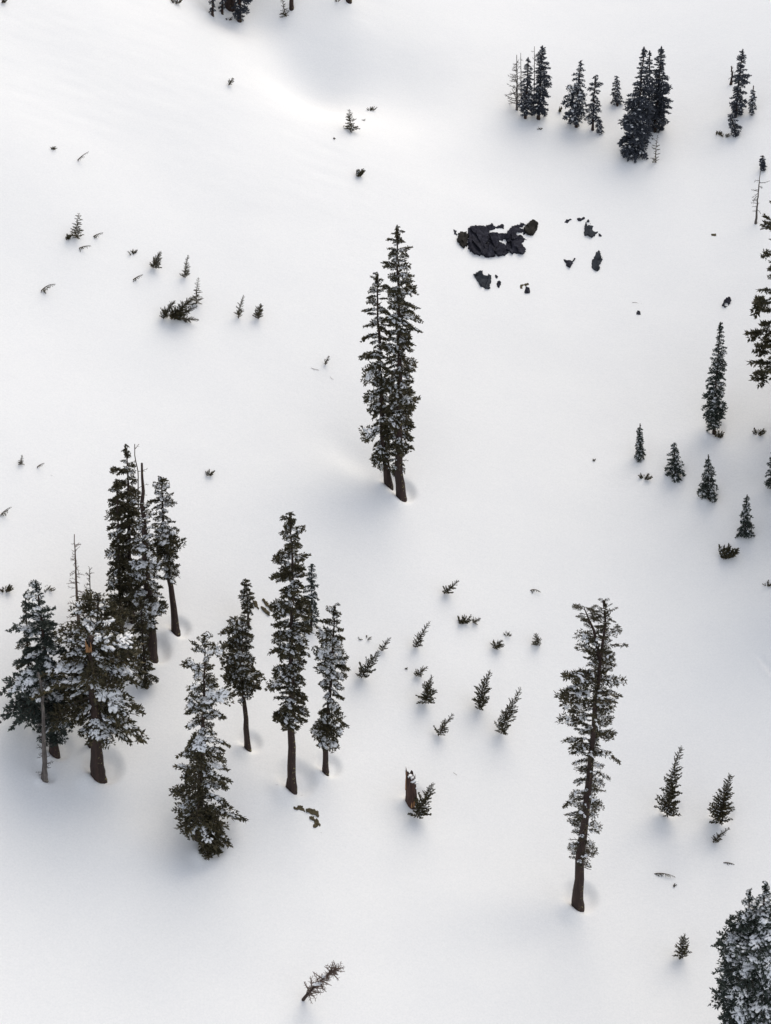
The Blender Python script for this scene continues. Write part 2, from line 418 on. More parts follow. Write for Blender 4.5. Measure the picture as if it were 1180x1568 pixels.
def conifer(name, label, cat, group, trunk, w0, prof, n, kind='fir', snow=.7, mode='parts', seed=1, w1=1.5, bark=None, needle=None,
            front=1.0, twigs=0, droop=0.0, leader=True, jl=.5, wfac=1.0, twood=None, taper_top=True, thick=1.0):
    """trunk: photo pixels base->top; prof: (y, x_left, x_right) of the crown; every bough is built in metres around the trunk"""
    rng = np.random.default_rng(seed)
    P = ground(*trunk[0]); mp = mpp(P); bark = bark or M_BARK
    root = thing(name, P, label, cat, group)
    t3 = np.array([onplane(x, y, P[1]) for x, y in trunk]) - P
    t3[:, 1] += np.linspace(0, 1, len(t3)) * rng.normal() * .25
    ty = np.array([p[1] for p in trunk], float)
    g = trunk_geo(t3, w0 * mp / 2, w1 * mp / 2, rng)
    link('trunk', mesh_np('trunk', g[0], g[1], [bark], smooth=True), root)
    vs, need = KINDS[kind]; need = needle or need
    prof = sorted(prof); py = np.array([p[0] for p in prof], float)
    pl = np.array([p[1] for p in prof], float); pr = np.array([p[2] for p in prof], float)
    def axis_at(y):
        o = np.argsort(ty); return np.array([np.interp(y, ty[o], t3[o, i]) for i in range(3)]), np.interp(y, ty[o], np.array([p[0] for p in trunk], float)[o])
    # height samples, denser where the crown is wide
    ys = np.linspace(py[0], py[-1], 400); wd = np.interp(ys, py, pr - pl); cw = np.cumsum(np.sqrt(np.maximum(wd, 1))); cw /= cw[-1]
    items = []; ph = rng.random() * 6.28
    y0, y1 = py[0], py[-1]
    for i in range(n):
        y = np.interp((i + rng.random()) / n, cw, ys); a, ax = axis_at(y)
        ph += 2.39996 + rng.normal() * .35
        c, s = math.cos(ph), math.sin(ph)
        if s < -.45 and rng.random() > front: s = -s
        l = ax - np.interp(y, py, pl); r = np.interp(y, py, pr) - ax
        side = r if c > 0 else l
        depth = .5 * (max(l, 0) + max(r, 0))
        L = (max(side, 0) * c * c + depth * s * s) * mp
        L *= 1.13 - jl * rng.random() ** 1.5
        if L < mp * 2.2: continue
        q = (y - y0) / max(y1 - y0, 1)
        pit = .50 - .75 * min(1, q * 1.6) - droop + rng.normal() * .20
        items.append((a, np.array([c, s, pit]), L, i))
    crown_parts = []; snow_parts = []
    if leader:
        a, _ = axis_at(y0 + 2); Lh = min((y1 - y0) * .06, 12) * mp
        for j in range(9):
            v, f, m = FEA[j % 5][0]; th = j * 2.4; k = j / 9
            b, _ = axis_at(y0 + .85 * Lh / mp + k * .05 * (y1 - y0))
            M = frame(b, [math.cos(th) * k, math.sin(th) * k, 1.0], Lh * (1 - .2 * k), Lh, Lh)
            crown_parts.append((xf(v, M), f, m))
    for k in range(max(6, n // 3)):                        # short inner shoots close to the trunk
        y = np.interp(rng.random(), cw, ys); a, ax = axis_at(y); wl = np.interp(y, py, pr - pl) * mp
        th = rng.random() * 6.28; v, f, m = FEA[k % 5][0]; L = min(wl * .28, .9) * (.5 + rng.random() * .5)
        if math.sin(th) < 0 and rng.random() > front: th = -th
        M = frame(a, [math.cos(th), math.sin(th), .35 * rng.normal()], L, L, L); crown_parts.append((xf(v, M), f, m))
    nv = len(vs); boughs = []
    for a, d, L, i in items:
        k = int(rng.integers(nv)); wy = L * (.85 + .5 * rng.random()) * wfac
        if L < .8: wy = max(wy, .55 * wfac)
        M = frame(a, d, L, wy, max(L, .6) * (.85 + .3 * rng.random()) * thick, rng.normal() * .42)
        kk = kind
        if L > 1.45 and kind in ('fir', 'firh'): kk = kind + 'l'; k = k % 6
        boughs.append((kk, k, M, rng.random() < snow))
    if mode == 'joined':
        for kk, k, M, sn in boughs:
            (v, f, m), s = KINDS[kk][0][k]; crown_parts.append((xf(v, M), f, m))
            if sn and s: snow_parts.append((xf(s[0], M), s[1], s[2]))
    V, F, mi = cat_geo(crown_parts)
    crown = link('crown', mesh_np('crown', V, F, [M_TWIG, need], mi), root)
    if mode == 'joined':
        if snow_parts:
            V, F, mi = cat_geo(snow_parts); link('snow_load', mesh_np('snow_load', V, F, [M_PAD], smooth=True), crown)
    else:
        for kk, k, M, sn in boughs:
            Mm = Matrix(M.tolist())
            link('bough', shared(kk, k, 'bough', M_TWIG, need), crown, Mm)
            if sn and shared(kk, k, 'snow', M_TWIG, need): link('snow_load', shared(kk, k, 'snow', M_TWIG, need), crown, Mm)
    for k in range(twigs):
        y = py[-1] - rng.random() * (y1 - y0) * .5 + 6; a, ax = axis_at(y); th = rng.random() * 6.28
        L = (8 + 18 * rng.random()) * mp
        link('dead_branch', shared('twig', k % 7, '', twood or M_TWIG, None), root, Matrix(frame(a, [math.cos(th), math.sin(th) * .6, -.15 + .3 * rng.normal()], L, L, L, rng.random() * 6).tolist()))
    return root

def snag(name, label, cat, group, trunk, w0, w1, nt, span, lens, bark=None, seed=1, side=0.0, pitch=0.1, k=9):
    rng = np.random.default_rng(seed); P = ground(*trunk[0]); mp = mpp(P); bark = bark or M_DEAD
    root = thing(name, P, label, cat, group)
    t3 = np.array([onplane(x, y, P[1]) for x, y in trunk]) - P
    g = trunk_geo(t3, w0 * mp / 2, w1 * mp / 2, rng, k=k, flare=.3)
    link('trunk', mesh_np('trunk', g[0], g[1], [bark], smooth=True), root)
    ty = np.array([p[1] for p in trunk], float); o = np.argsort(ty)
    for i in range(nt):
        q = (i + rng.random()) / nt; y = span[0] + (span[1] - span[0]) * q
        a = np.array([np.interp(y, ty[o], t3[o, j]) for j in range(3)])
        th = rng.random() * 6.28; c = math.cos(th) + side * (1 if rng.random() < .8 else 0); s = math.sin(th) * .7
        L = (lens[0] + (lens[1] - lens[0]) * q) * (.5 + .7 * rng.random()) * mp + w0 * (1 - q) * mp * .5
        ww = max(L, .75)
        link('dead_branch', shared('twig', int(rng.integers(7)), '', bark, None), root, Matrix(frame(a, [c, s, pitch + .25 * rng.normal()], L, ww, ww, rng.random() * 6).tolist()))
    return root

def sapling(name, label, cat, group, b, t, hw, n=34, seed=1, style='up', snow=.35, needle=None, arch=0.0, stemw=1.8, dens=1.0, lean=.2):
    """small conifer from base pixel to tip pixel, bent by the creeping snow"""
    rng = np.random.default_rng(seed); P = ground(*b); mp = mpp(P); need = needle or M_NEEDLE_O
    root = thing(name, P, label, cat, group)
    T = onplane(t[0], t[1], P[1]) - P; Ln = np.linalg.norm(T); T = T + np.array([0, -lean * Ln, 0])
    T = onplane(t[0], t[1], P[1] + T[1]) - P
    mid = .5 * T + np.array([-.06 * T[2], 0, arch * Ln])
    q = np.linspace(0, 1, 9)[:, None]; cv = 2 * q * (1 - q) * mid + q * q * T
    stem = np.concatenate([[[0, 0, -.35]], cv]); r = np.concatenate([[1.1], 1 - .82 * q[:, 0]]) * stemw * mp / 2
    g = tube(stem, r, 5, 0); link('stem', mesh_np('stem', g[0], g[1], [M_TWIG], smooth=True), root)
    cp = []; sp = []
    for i in range(n):
        u = (.04 + .94 * (i + rng.random()) / n) ** 1.15; k = u * 8; j = min(int(k), 7); fr = k - j
        p = cv[j] * (1 - fr) + cv[j + 1] * fr; d = norm(cv[j + 1] - cv[j])
        th = i * 2.39996 + rng.random(); e1 = norm(np.cross(d, [0, 1, .2])); e2 = np.cross(d, e1)
        o = math.cos(th) * e1 + math.sin(th) * e2
        L = hw * mp * ((1 - u) ** .75 * .95 + .20) * (.5 + .75 * rng.random())
        if style == 'up': dd = o + d * (.55 + .5 * u) + np.array([0, 0, .12])
        elif style == 'droop': dd = o * .6 + d * .5 + np.array([0, 0, -.95])
        else: dd = o + np.array([0, 0, .1 - .3 * (1 - u)]) + d * .25
        v, f, m = FEA[int(rng.integers(5))][0]; s = FEA[int(rng.integers(5))][1]
        wv = max(L, 3.2 * mp); M = frame(p, dd, L * 1.1, wv * .95, wv * .95, rng.random() * 6)
        cp.append((xf(v, M), f, m))
        if rng.random() < snow + .05: 
            M2 = frame(p, dd, L * 1.1, wv * 1.15, wv * 1.15); sp.append((xf(s[0], M2), s[1], s[2]))
    V, F, mi = cat_geo(cp); c = link('crown', mesh_np('crown', V, F, [M_TWIG, need], mi), root)
    if sp: V, F, mi = cat_geo(sp); link('snow_load', mesh_np('snow_load', V, F, [M_PAD], smooth=True), c)
    return root

def tuft(name, label, cat, group, b, hw, h, n=12, seed=1, snow=.25, needle=None, lean=0.0):
    """clump of branch tips sticking out of the snow: one mesh of shoots, snow on it as a part"""
    rng = np.random.default_rng(seed); P = ground(*b); mp = mpp(P); cp = []; sp = []
    for i in range(n):
        th = rng.random() * 6.28; rr = rng.random() ** .6; p = np.array([math.cos(th) * rr * hw * .5, math.sin(th) * rr * hw * .5, -.6]) * mp
        d = np.array([math.cos(th) * rr * hw * .9 + lean * h, math.sin(th) * rr * hw * .6, h * (.6 + .6 * rng.random())]); L = np.linalg.norm(d) * mp * .9
        v, f, m = FEA[i % 5][0]; M = frame(p, d, L, max(L, .3), max(L, .3), rng.random() * 6); cp.append((xf(v, M), f, m))
        if rng.random() < snow and L > .15: s = FEA[i % 5][1]; sp.append((xf(s[0], frame(p, d, L, L * 1.2, L * 1.2)), s[1], s[2]))
    V, F, mi = cat_geo(cp); o = link(name, mesh_np(name, V, F, [M_TWIG, needle or M_NEEDLE_O], mi)); o.location = P
    tag(o, label, cat, group)
    if sp: V, F, mi = cat_geo(sp); link('snow_load', mesh_np('snow_load', V, F, [M_PAD], smooth=True), o)
    return o

# ------------------------------------------------------------------ rocks
def poly_sd(x, y, poly):
    n = len(poly); d = np.full(x.shape, 1e9); ins = np.zeros(x.shape, bool)
    for i in range(n):
        ax, ay = poly[i]; bx, by = poly[(i + 1) % n]
        ex, ey = bx - ax, by - ay; t = np.clip(((x - ax) * ex + (y - ay) * ey) / (ex * ex + ey * ey + 1e-9), 0, 1)
        d = np.minimum(d, np.hypot(x - ax - t * ex, y - ay - t * ey))
        if by != ay:
            c = ((ay > y) != (by > y)) & (x < (bx - ax) * (y - ay) / (by - ay) + ax); ins ^= c
    return np.where(ins, d, -d)
BULGE = norm(np.array([.05, -.80, .50]))
def rock(name, outline, m, amp=.5, holes=(), seed=1, rag=.085, facets=6, step=.045, steep=3.0, grow=.04, parent=None, origin=None):
    """a rock face standing out of the slope; it dips under the snow all round its outline"""
    amp = amp * .5; rng = np.random.default_rng(seed)
    W = [ground(*p) for p in outline]; poly = [(p[0], p[1]) for p in W]
    hl = [[tuple(ground(*p)[:2]) for p in h] for h in holes]
    xs = [p[0] for p in poly]; ys = [p[1] for p in poly]; pad = .35
    step = max(step, (max(xs) - min(xs)) / 70)
    ax = np.arange(min(xs) - pad, max(xs) + pad, step); ay = np.arange(min(ys) - pad, max(ys) + pad, step * 1.3)
    X, Y = np.meshgrid(ax, ay); jx = X + (rng.random(X.shape) - .5) * step * .5; jy = Y + (rng.random(X.shape) - .5) * step * .5
    sd = poly_sd(jx, jy, poly)
    sd = sd + grow
    for h in hl: sd = np.minimum(sd, -poly_sd(jx, jy, h) - .03)
    sd = sd + rag * 2 * vnoise(jx / .22, jy / .3, seed) + rag * vnoise(jx / .09, jy / .12, seed + 3)
    sx = rng.uniform(min(xs), max(xs), facets); sy = rng.uniform(min(ys), max(ys), facets)
    D = np.stack([np.hypot((jx - a) * 1.7, (jy - b) * .6) for a, b in zip(sx, sy)], -1); k = D.argmin(-1)
    gxx, gyy, off = rng.normal(size=facets) * .28, rng.normal(size=facets) * .22, rng.random(facets)
    fac = .7 + .3 * off[k] + (gxx[k] * (jx - sx[k]) + gyy[k] * (jy - sy[k])) / max(amp, .2)
    o = np.minimum(steep * sd, amp * np.clip(fac, .25, 1.5)) + .05 * vnoise(jx / .3, jy / .3, seed + 9) * (sd > 0)
    o = np.clip(o, -.25, None)
    Z = terrain(jx, jy)
    V = np.stack([jx, jy, Z], -1) + o[..., None] * BULGE - np.array([0, 0, .02])
    ny_, nx_ = X.shape; I = np.arange(nx_ * ny_).reshape(ny_, nx_)
    F = np.stack([I[:-1, :-1], I[:-1, 1:], I[1:, 1:], I[1:, :-1]], -1).reshape(-1, 4)
    keep = (sd.ravel()[F] > -.22).any(1); F = F[keep]
    u, inv = np.unique(F, return_inverse=True); V = V.reshape(-1, 3)[u]; F = inv.reshape(-1, 4)
    O = np.mean(W, axis=0) if origin is None else np.asarray(origin)
    ob = link(name, mesh_np(name, V - O, F, [m], smooth=False), parent)
    if parent is None: ob.location = O
    return ob

RG = 'rocks showing through the snow'
O = ground(760, 372)
oc = thing('rock_outcrop', O, 'broad black rock outcrop, the largest rock showing, snow along its ragged top', 'rock', RG)
rock('rock_block', [(718, 351), (722, 347), (732, 346), (742, 346), (747, 350), (748, 356), (746, 366), (743, 378), (740, 387), (733, 390), (724, 387), (718, 380), (718, 366)], M_ROCK, .8, seed=3, grow=.11, parent=oc, origin=O)
rock('rock_block', [(747, 357), (757, 356), (762, 358), (761, 372), (759, 388), (753, 393), (743, 393), (737, 388), (742, 376)], M_ROCK, .75, [[(744, 369), (748, 367), (747, 371), (744, 373)]], seed=4, grow=.11, parent=oc, origin=O)
rock('rock_block', [(762, 358), (770, 357), (778, 359), (778, 366), (777, 376), (777, 386), (771, 390), (762, 391), (758, 388), (760, 372)], M_ROCK, .6, [[(766, 369), (774, 367), (777, 371), (775, 375), (769, 371)]], seed=5, grow=.11, parent=oc, origin=O)
rock('rock_block', [(778, 354), (783, 350), (790, 349), (800, 352), (803, 357), (799, 360), (803, 366), (797, 373), (802, 380), (803, 385), (799, 389), (792, 387), (780, 387), (777, 378), (777, 364)], M_ROCK, .7, [[(790, 357), (800, 357), (800, 359), (791, 359)]], seed=6, rag=.12, grow=.11, parent=oc, origin=O)
rock('rock_block', [(803, 349), (810, 342), (816, 337), (822, 341), (823, 347), (819, 353), (815, 359), (810, 359), (803, 355)], M_ROCKO, .55, seed=7, grow=.11, parent=oc, origin=O)
rock('rock_block', [(746, 347), (754, 344), (757, 349), (749, 353)], M_ROCK, .3, seed=8, rag=.14, grow=.11, parent=oc, origin=O)
rock('rock_block', [(760, 347), (769, 345), (769, 349), (762, 349)], M_ROCK, .22, seed=9, rag=.12, grow=.11, parent=oc, origin=O)
rock('rock_block', [(784, 347), (792, 345), (801, 341), (802, 343), (792, 349), (785, 350)], M_ROCK, .22, seed=10, rag=.15, grow=.11, parent=oc, origin=O)
def lone(label, outline, m, amp=.4, holes=(), seed=1, **k):
    return tag(rock('boulder', outline, m, amp, holes, seed, **k), label, 'rock', RG)
lone('olive brown boulder at the west end of the broad black outcrop', [(701, 358), (706, 354), (714, 354), (717, 360), (715, 371), (711, 381), (704, 376), (700, 368)], M_ROCKO, .55, seed=21)
lone('ragged dark rock chips just beyond the olive brown boulder', [(694, 351), (699, 353), (699, 360), (696, 358)], M_ROCK, .2, seed=22, rag=.14)
lone('slate grey wedge of rock below the broad outcrop, narrowing downhill', [(725, 420), (733, 415), (739, 414), (745, 417), (753, 421), (751, 431), (749, 442), (743, 443), (736, 438), (730, 429)], M_ROCKG, .45, [[(739, 414), (745, 415), (745, 420), (741, 420)]], seed=23)
lone('thin dark sliver of rock beside the slate grey wedge', [(761, 430), (765, 430), (766, 436), (763, 440), (761, 437)], M_ROCK, .25, seed=24)
lone('speck of dark rock above the thin sliver', [(758, 421), (762, 423), (762, 427), (759, 426)], M_ROCK, .2, seed=25)
lone('small jet black rock under a wind-scoured grey patch of snow', [(805, 439), (809, 440), (812, 447), (811, 449), (804, 448)], M_ROCK, .35, seed=26)
lone('grey scoured rock rim above the small jet black rock', [(795, 439), (800, 434), (808, 433), (810, 435), (802, 437), (798, 441)], M_ROCKB, .10, seed=27, rag=.16)
lone('grey rock with a pointed foot and a brown toe, below the flat splinter', [(896, 340), (900, 337), (903, 342), (907, 346), (906, 352), (910, 355), (915, 355), (909, 361), (905, 364), (900, 361), (895, 361), (895, 350)], M_ROCKG, .4, [[(899, 341), (903, 340), (903, 344), (899, 345)]], seed=28)
lone('short flat rock splinter lying above the pointed grey rock', [(884, 335), (891, 333), (895, 333), (893, 337), (886, 338)], M_ROCK, .2, seed=29)
lone('little curved rock splinter furthest uphill of the scattered grey rocks', [(864, 340), (867, 336), (873, 336), (868, 341)], M_ROCK, .2, seed=30)
lone('tiny rock chip beside the toe of the pointed grey rock', [(917, 358), (921, 361), (920, 362), (917, 361)], M_ROCK, .15, seed=31)
lone('heart shaped dark rock in the snow below the scattered splinters', [(864, 397), (868, 400), (871, 397), (875, 400), (880, 395), (877, 404), (872, 410), (867, 405)], M_ROCK, .35, seed=32)
lone('leaf shaped blue grey rock standing on its narrow end', [(917, 381), (918, 387), (921, 392), (920, 400), (917, 408), (918, 412), (912, 415), (907, 411), (906, 403), (910, 393), (914, 387)], M_ROCKG, .4, seed=33)
lone('tiny stone under a V shaped crack in the snow', [(976, 476), (979, 475), (980, 481), (975, 481)], M_ROCK, .2, seed=34)
lone('black rounded boulder with a spot of snow on it, above the tall narrow spruce', [(1108, 459), (1112, 455), (1117, 455), (1118, 460), (1115, 469), (1110, 471), (1106, 467)], M_ROCK, .5, [[(1111, 465), (1113, 464), (1113, 467), (1111, 467)]], seed=35)
lone('faint pale stone alone on the upper slope below the bare grey snag', [(1089, 358), (1096, 358), (1096, 361), (1090, 361)], M_ROCKB, .12, seed=36)
lone('thin brown rock lip nearest the flared foot of the tall fir', [(451, 1237), (457, 1236), (457, 1234), (462, 1234), (465, 1238), (466, 1242), (462, 1242), (458, 1239), (452, 1238)], M_ROCKB, .2, seed=37)
lone('brown bean shaped rock, middle of the three below the tall fir', [(470, 1240), (474, 1238), (482, 1239), (486, 1244), (486, 1249), (482, 1247), (475, 1244), (470, 1243)], M_ROCKB, .3, seed=38)
lone('brown hook shaped rock, lowest of the three below the tall fir', [(474, 1250), (479, 1250), (485, 1255), (489, 1261), (488, 1265), (483, 1268), (479, 1266), (480, 1263), (484, 1262), (480, 1257), (475, 1253)], M_ROCKB, .3, seed=39)
lone('slanting brown slab behind the small narrow fir top', [(386, 918), (391, 920), (397, 931), (396, 934), (390, 929)], M_ROCKB, .35, seed=40)
lone('upper slanting brown slab between the two leafy firs', [(401, 918), (405, 917), (413, 928), (414, 933), (408, 928)], M_ROCKB, .3, seed=41)
lone('lower slanting brown slab between the two leafy firs', [(400, 929), (406, 931), (413, 938), (412, 942), (404, 936)], M_ROCKB, .3, seed=42)
groove((969, 461), (980, 466), -.01, .1)
# ------------------------------------------------------------------ mature trees
MG = 'mature firs standing in the snow'
conifer('fir_tree', 'tallest central fir with a clear crown top and snow on its middle boughs', 'tree', MG, [(614, 764), (610, 700), (611, 600), (610, 480), (608, 346)], 14,
    [(345, 605, 613), (358, 596, 619), (373, 597, 622), (384, 600, 630), (405, 589, 627), (423, 596, 628), (434, 588, 627), (452, 592, 638), (470, 596, 634), (481, 590, 640), (496, 590, 638), (513, 588, 637), (540, 590, 632), (566, 588, 633), (584, 590, 636), (607, 590, 636), (622, 592, 630), (637, 588, 632), (669, 586, 634), (684, 594, 622), (701, 596, 618), (722, 600, 626)],
    125, 'fir', 1.0, jl=.52, seed=101, front=.8, twigs=3)
conifer('fir_tree', 'shorter central fir leaning on its tall neighbour, boughs hanging to the west', 'tree', MG, [(595, 745), (588, 700), (583, 600), (579, 500), (577, 419)], 11.5,
    [(419, 573, 582), (437, 562, 590), (461, 557, 590), (472, 555, 592), (490, 560, 594), (505, 550, 596), (518, 562, 590), (531, 556, 592), (545, 556, 598), (560, 558, 600), (572, 551, 600), (587, 566, 600), (607, 552, 602), (625, 566, 604), (640, 556, 600), (660, 551, 600), (672, 566, 604), (690, 557, 604), (702, 576, 604), (716, 577, 606)],
    84, 'fir', 1.0, jl=.55, seed=102, droop=.22, front=.8, twigs=2)
conifer('fir_tree', 'slim full-topped fir, highest of the crowded clump, beside the broken trunk', 'tree', MG, [(202, 950), (199, 905), (197, 804), (196, 732), (191, 684)], 10,
    [(684, 189, 194), (700, 186, 200), (718, 184, 204), (727, 170, 206), (740, 178, 206), (752, 162, 210), (766, 170, 208), (780, 164, 208), (800, 168, 210), (830, 170, 212), (860, 172, 212), (900, 176, 212), (935, 180, 214)], 75, 'fir', .4, seed=103, front=.9)
conifer('fir_tree', 'dark narrow fir hidden on the west side of the crowded clump', 'tree', MG, [(186, 968), (182, 890), (180, 800), (178, 735)], 6,
    [(735, 175, 181), (760, 166, 188), (800, 166, 192), (850, 164, 194), (900, 161, 198), (930, 168, 198), (955, 176, 192)], 70, 'fir', .35, seed=104)
conifer('fir_tree', 'thick broken-topped trunk in the crowded clump, snowy boughs on its east side', 'tree', MG, [(231, 1009), (228, 950), (222, 860), (219, 780), (217, 709)], 19,
    [(770, 208, 226), (790, 204, 236), (815, 204, 244), (840, 200, 250), (862, 198, 248), (880, 196, 246), (905, 186, 246), (925, 188, 252), (945, 200, 242), (965, 206, 232), (985, 208, 226)], 70, 'firh', .95, seed=105, w1=3, leader=False, twigs=6, front=.9)
snag('dead_sapling', 'thin bare curved dead stem rising past the broken trunk top', 'dead tree', 'dead snags and bare stems', [(212, 800), (211, 720), (206, 700), (206, 680)], 2.6, 1.2, 9, (790, 684), (14, 14), M_TWIG, seed=7)
conifer('fir_tree', 'bare-legged fir with a bent trunk on the east edge of the crowded clump', 'tree', MG, [(269, 970), (264, 920), (259, 888), (252, 820), (248, 775), (246, 733)], 12,
    [(732, 243, 249), (745, 235, 260), (758, 236, 262), (770, 230, 270), (783, 242, 254), (798, 236, 268), (812, 236, 272), (825, 228, 281), (838, 234, 272), (852, 234, 268), (866, 246, 276), (884, 250, 272)], 74, 'firh', .8, seed=106, twigs=2)
conifer('young_fir', 'snow-dusted young fir growing at the front foot of the thick broken trunk', 'tree', MG, [(224, 1053), (219, 990), (214, 915)], 5,
    [(915, 209, 220), (940, 205, 222), (970, 206, 226), (1000, 208, 228), (1020, 209, 236), (1035, 211, 240), (1048, 214, 236)], 70, 'lo', .55, mode='joined', seed=107)
conifer('fir_tree', 'broad grey-green fir at the western edge with a clean thick lower trunk', 'tree', MG, [(83, 1157), (79, 1110), (70, 1030), (61, 956), (52, 896)], 14,
    [(896, 49, 55), (910, 41, 61), (924, 36, 64), (940, 33, 68), (956, 33, 86), (977, 24, 88), (1000, 22, 82), (1022, 14, 88), (1042, 11, 90), (1060, 12, 98), (1084, 16, 106), (1100, 30, 108), (1114, 38, 102), (1124, 74, 100)], 108, 'firh', .55, jl=.75, seed=108, needle=M_NEEDLE_B)
conifer('fir_tree', 'thin dark fir spire half hidden behind the broad grey-green fir', 'tree', MG, [(46, 1075), (41, 990), (38, 908)], 5,
    [(908, 36, 40), (940, 33, 43), (980, 28, 48), (1020, 24, 50), (1050, 30, 50)], 40, 'lo', .3, mode='joined', seed=109, leader=False)
snag('dead_snag', 'slender grey dead trunk with short stubs in front of the broad grey-green fir', 'dead tree', 'dead snags and bare stems', [(68, 1195), (67, 1130), (65, 1060), (58, 1030)], 9, 3, 44, (1185, 1035), (9, 12), M_GREY, seed=11)
conifer('fir_tree', 'dark-topped fir rising behind the splintered trunk', 'tree', MG, [(138, 1141), (141, 1060), (147, 980), (150, 912)], 8,
    [(912, 147, 153), (922, 138, 162), (936, 120, 186), (956, 100, 190), (985, 100, 196), (1010, 104, 200), (1040, 110, 196)], 46, 'fir', .7, seed=110)
conifer('fir_tree', 'massive fir with a splintered orange-wood top and wide snow-laden boughs', 'tree', MG, [(150, 1193), (148, 1150), (145, 1080), (141, 1010), (139, 974)], 21,
    [(975, 108, 176), (990, 92, 198), (1007, 88, 206), (1033, 76, 212), (1050, 72, 214), (1073, 88, 204), (1091, 108, 222), (1105, 116, 208), (1118, 122, 196), (1134, 126, 180)], 74, 'firh', .68, seed=111, w1=9, leader=False, twigs=14, front=.2, droop=.22, jl=.85, twood=M_GREY)
P = ground(150, 1193); mp = mpp(P); a = onplane(137, 990, P[1])
rng = np.random.default_rng(5)
gs = []
for (dx, h, ww) in ((-3.5, 22, 2.6), (-1.2, 14, 3.2), (1.8, 9, 3.0), (3.6, 17, 2.0)):
    p0 = a + np.array([dx * mp, -.42, -.2]); gs.append(tube([p0, p0 + [0, 0, h * mp * .6], p0 + [-.03, 0, h * mp]], [ww * mp / 2, ww * mp / 2.6, .01], 5, 0))
V, F, mi = cat_geo(gs); big = [o for o in bpy.data.objects if o.get('label', '').startswith('massive fir')][0]
link('splintered_wood', mesh_np('splintered_wood', V - P, F, [M_RAW], mi), big)['label'] = 'orange splintered wood at the break'
snag('dead_snag', 'reddish bare dead conifer behind the splintered fir, twigs drooping all the way up', 'dead tree', 'dead snags and bare stems', [(122, 985), (119, 940), (116, 880), (113.6, 818)], 6.5, 1.2, 46, (965, 830), (20, 9), M_DEAD, seed=12, pitch=-.12)
snag('dead_sapling', 'pale thin twiggy stem next to the reddish bare conifer', 'dead tree', 'dead snags and bare stems', [(140, 975), (138, 930), (137, 872)], 2.6, 1.2, 15, (915, 872), (12, 9), M_TWIG, seed=13, pitch=.5)
conifer('fir_tree', 'ragged leaning fir with bare branch tips, lower of the firs ahead of the clump', 'tree', MG, [(303, 1283), (308, 1180), (311, 1100), (313, 1040), (315, 1000), (313, 966)], 12,
    [(966, 308, 318), (982, 288, 340), (1000, 287, 341), (1012, 300, 332), (1024, 278, 337), (1038, 284, 330), (1056, 275, 350), (1072, 278, 348), (1084, 288, 338), (1100, 280, 342), (1116, 284, 342), (1130, 268, 354), (1150, 266, 356), (1174, 262, 350), (1196, 268, 350), (1215, 268, 354), (1234, 270, 368), (1246, 280, 366), (1262, 294, 340)], 84, 'firh', .75, jl=.85, seed=112, needle=M_NEEDLE, twigs=16, twood=M_TWIG, front=1.0)
conifer('young_fir', 'small bushy dark fir at the foot of the ragged leaning fir', 'tree', MG, [(319, 1311), (322, 1275), (322, 1240)], 6,
    [(1240, 318, 327), (1258, 308, 338), (1275, 304, 342), (1292, 305, 340), (1303, 309, 334)], 60, 'lo', .35, mode='joined', seed=113)
conifer('fir_tree', 'slim fir with a bare lower trunk and one leafy bough low on its east side', 'tree', MG, [(379, 1148), (376, 1100), (371, 1050), (370, 985), (371, 942)], 10,
    [(942, 352, 372), (952, 344, 378), (971, 340, 396), (985, 340, 384), (1000, 346, 384), (1012, 344, 392), (1024, 342, 398), (1040, 356, 396), (1055, 366, 392), (1068, 368, 392)], 56, 'fir', .85, seed=114, twigs=4)
conifer('young_fir', 'little narrow fir top standing behind the slim bare-trunked fir', 'tree', MG, [(380, 958), (379, 930), (376, 889)], 4,
    [(889, 373, 379), (900, 368, 386), (915, 366, 388), (926, 368, 388), (940, 372, 386)], 34, 'lo', .6, mode='joined', seed=115)
r11 = conifer('fir_tree', 'tall fir with separate leafy tiers and a flared root at its foot', 'tree', MG, [(447, 1211), (446, 1170), (446, 1090), (446, 985), (448, 870), (444, 784)], 14,
    [(784, 439, 449), (794, 431, 456), (803, 440, 454), (812, 425, 464), (822, 432, 460), (830, 422, 464), (840, 434, 462), (848, 423, 469), (862, 430, 460), (875, 421, 469), (890, 416, 464), (905, 432, 460), (919, 413, 468), (934, 415, 470), (948, 422, 470), (966, 418, 470), (982, 400, 466), (990, 410, 484), (1004, 430, 462), (1016, 420, 466), (1034, 401, 460), (1048, 428, 472), (1062, 430, 470), (1078, 416, 468), (1090, 415, 476), (1104, 430, 464), (1116, 428, 458)], 118, 'fir', .85, seed=116, twigs=8, front=.65)
Pr = ground(447, 1211); mr = mpp(Pr)
g = tube([np.array([-.05, 0, 1.0]), np.array([-6 * mr, -.05, .35]), np.array([-11 * mr, -.1, .22]), np.array([-17 * mr, -.15, .18])], [.30, .22, .13, .03], 7, 0, True, .2, rng)
link('root', mesh_np('root', g[0], g[1], [M_BARK], smooth=True), r11)
conifer('young_fir', 'pale snowy young spruce behind the tall tiered fir', 'tree', MG, [(476, 964), (477, 920), (477, 864)], 4,
    [(864, 474, 480), (885, 468, 484), (905, 464, 488), (925, 466, 488), (945, 464, 488), (958, 466, 486)], 55, 'loh', .8, mode='joined', seed=117)
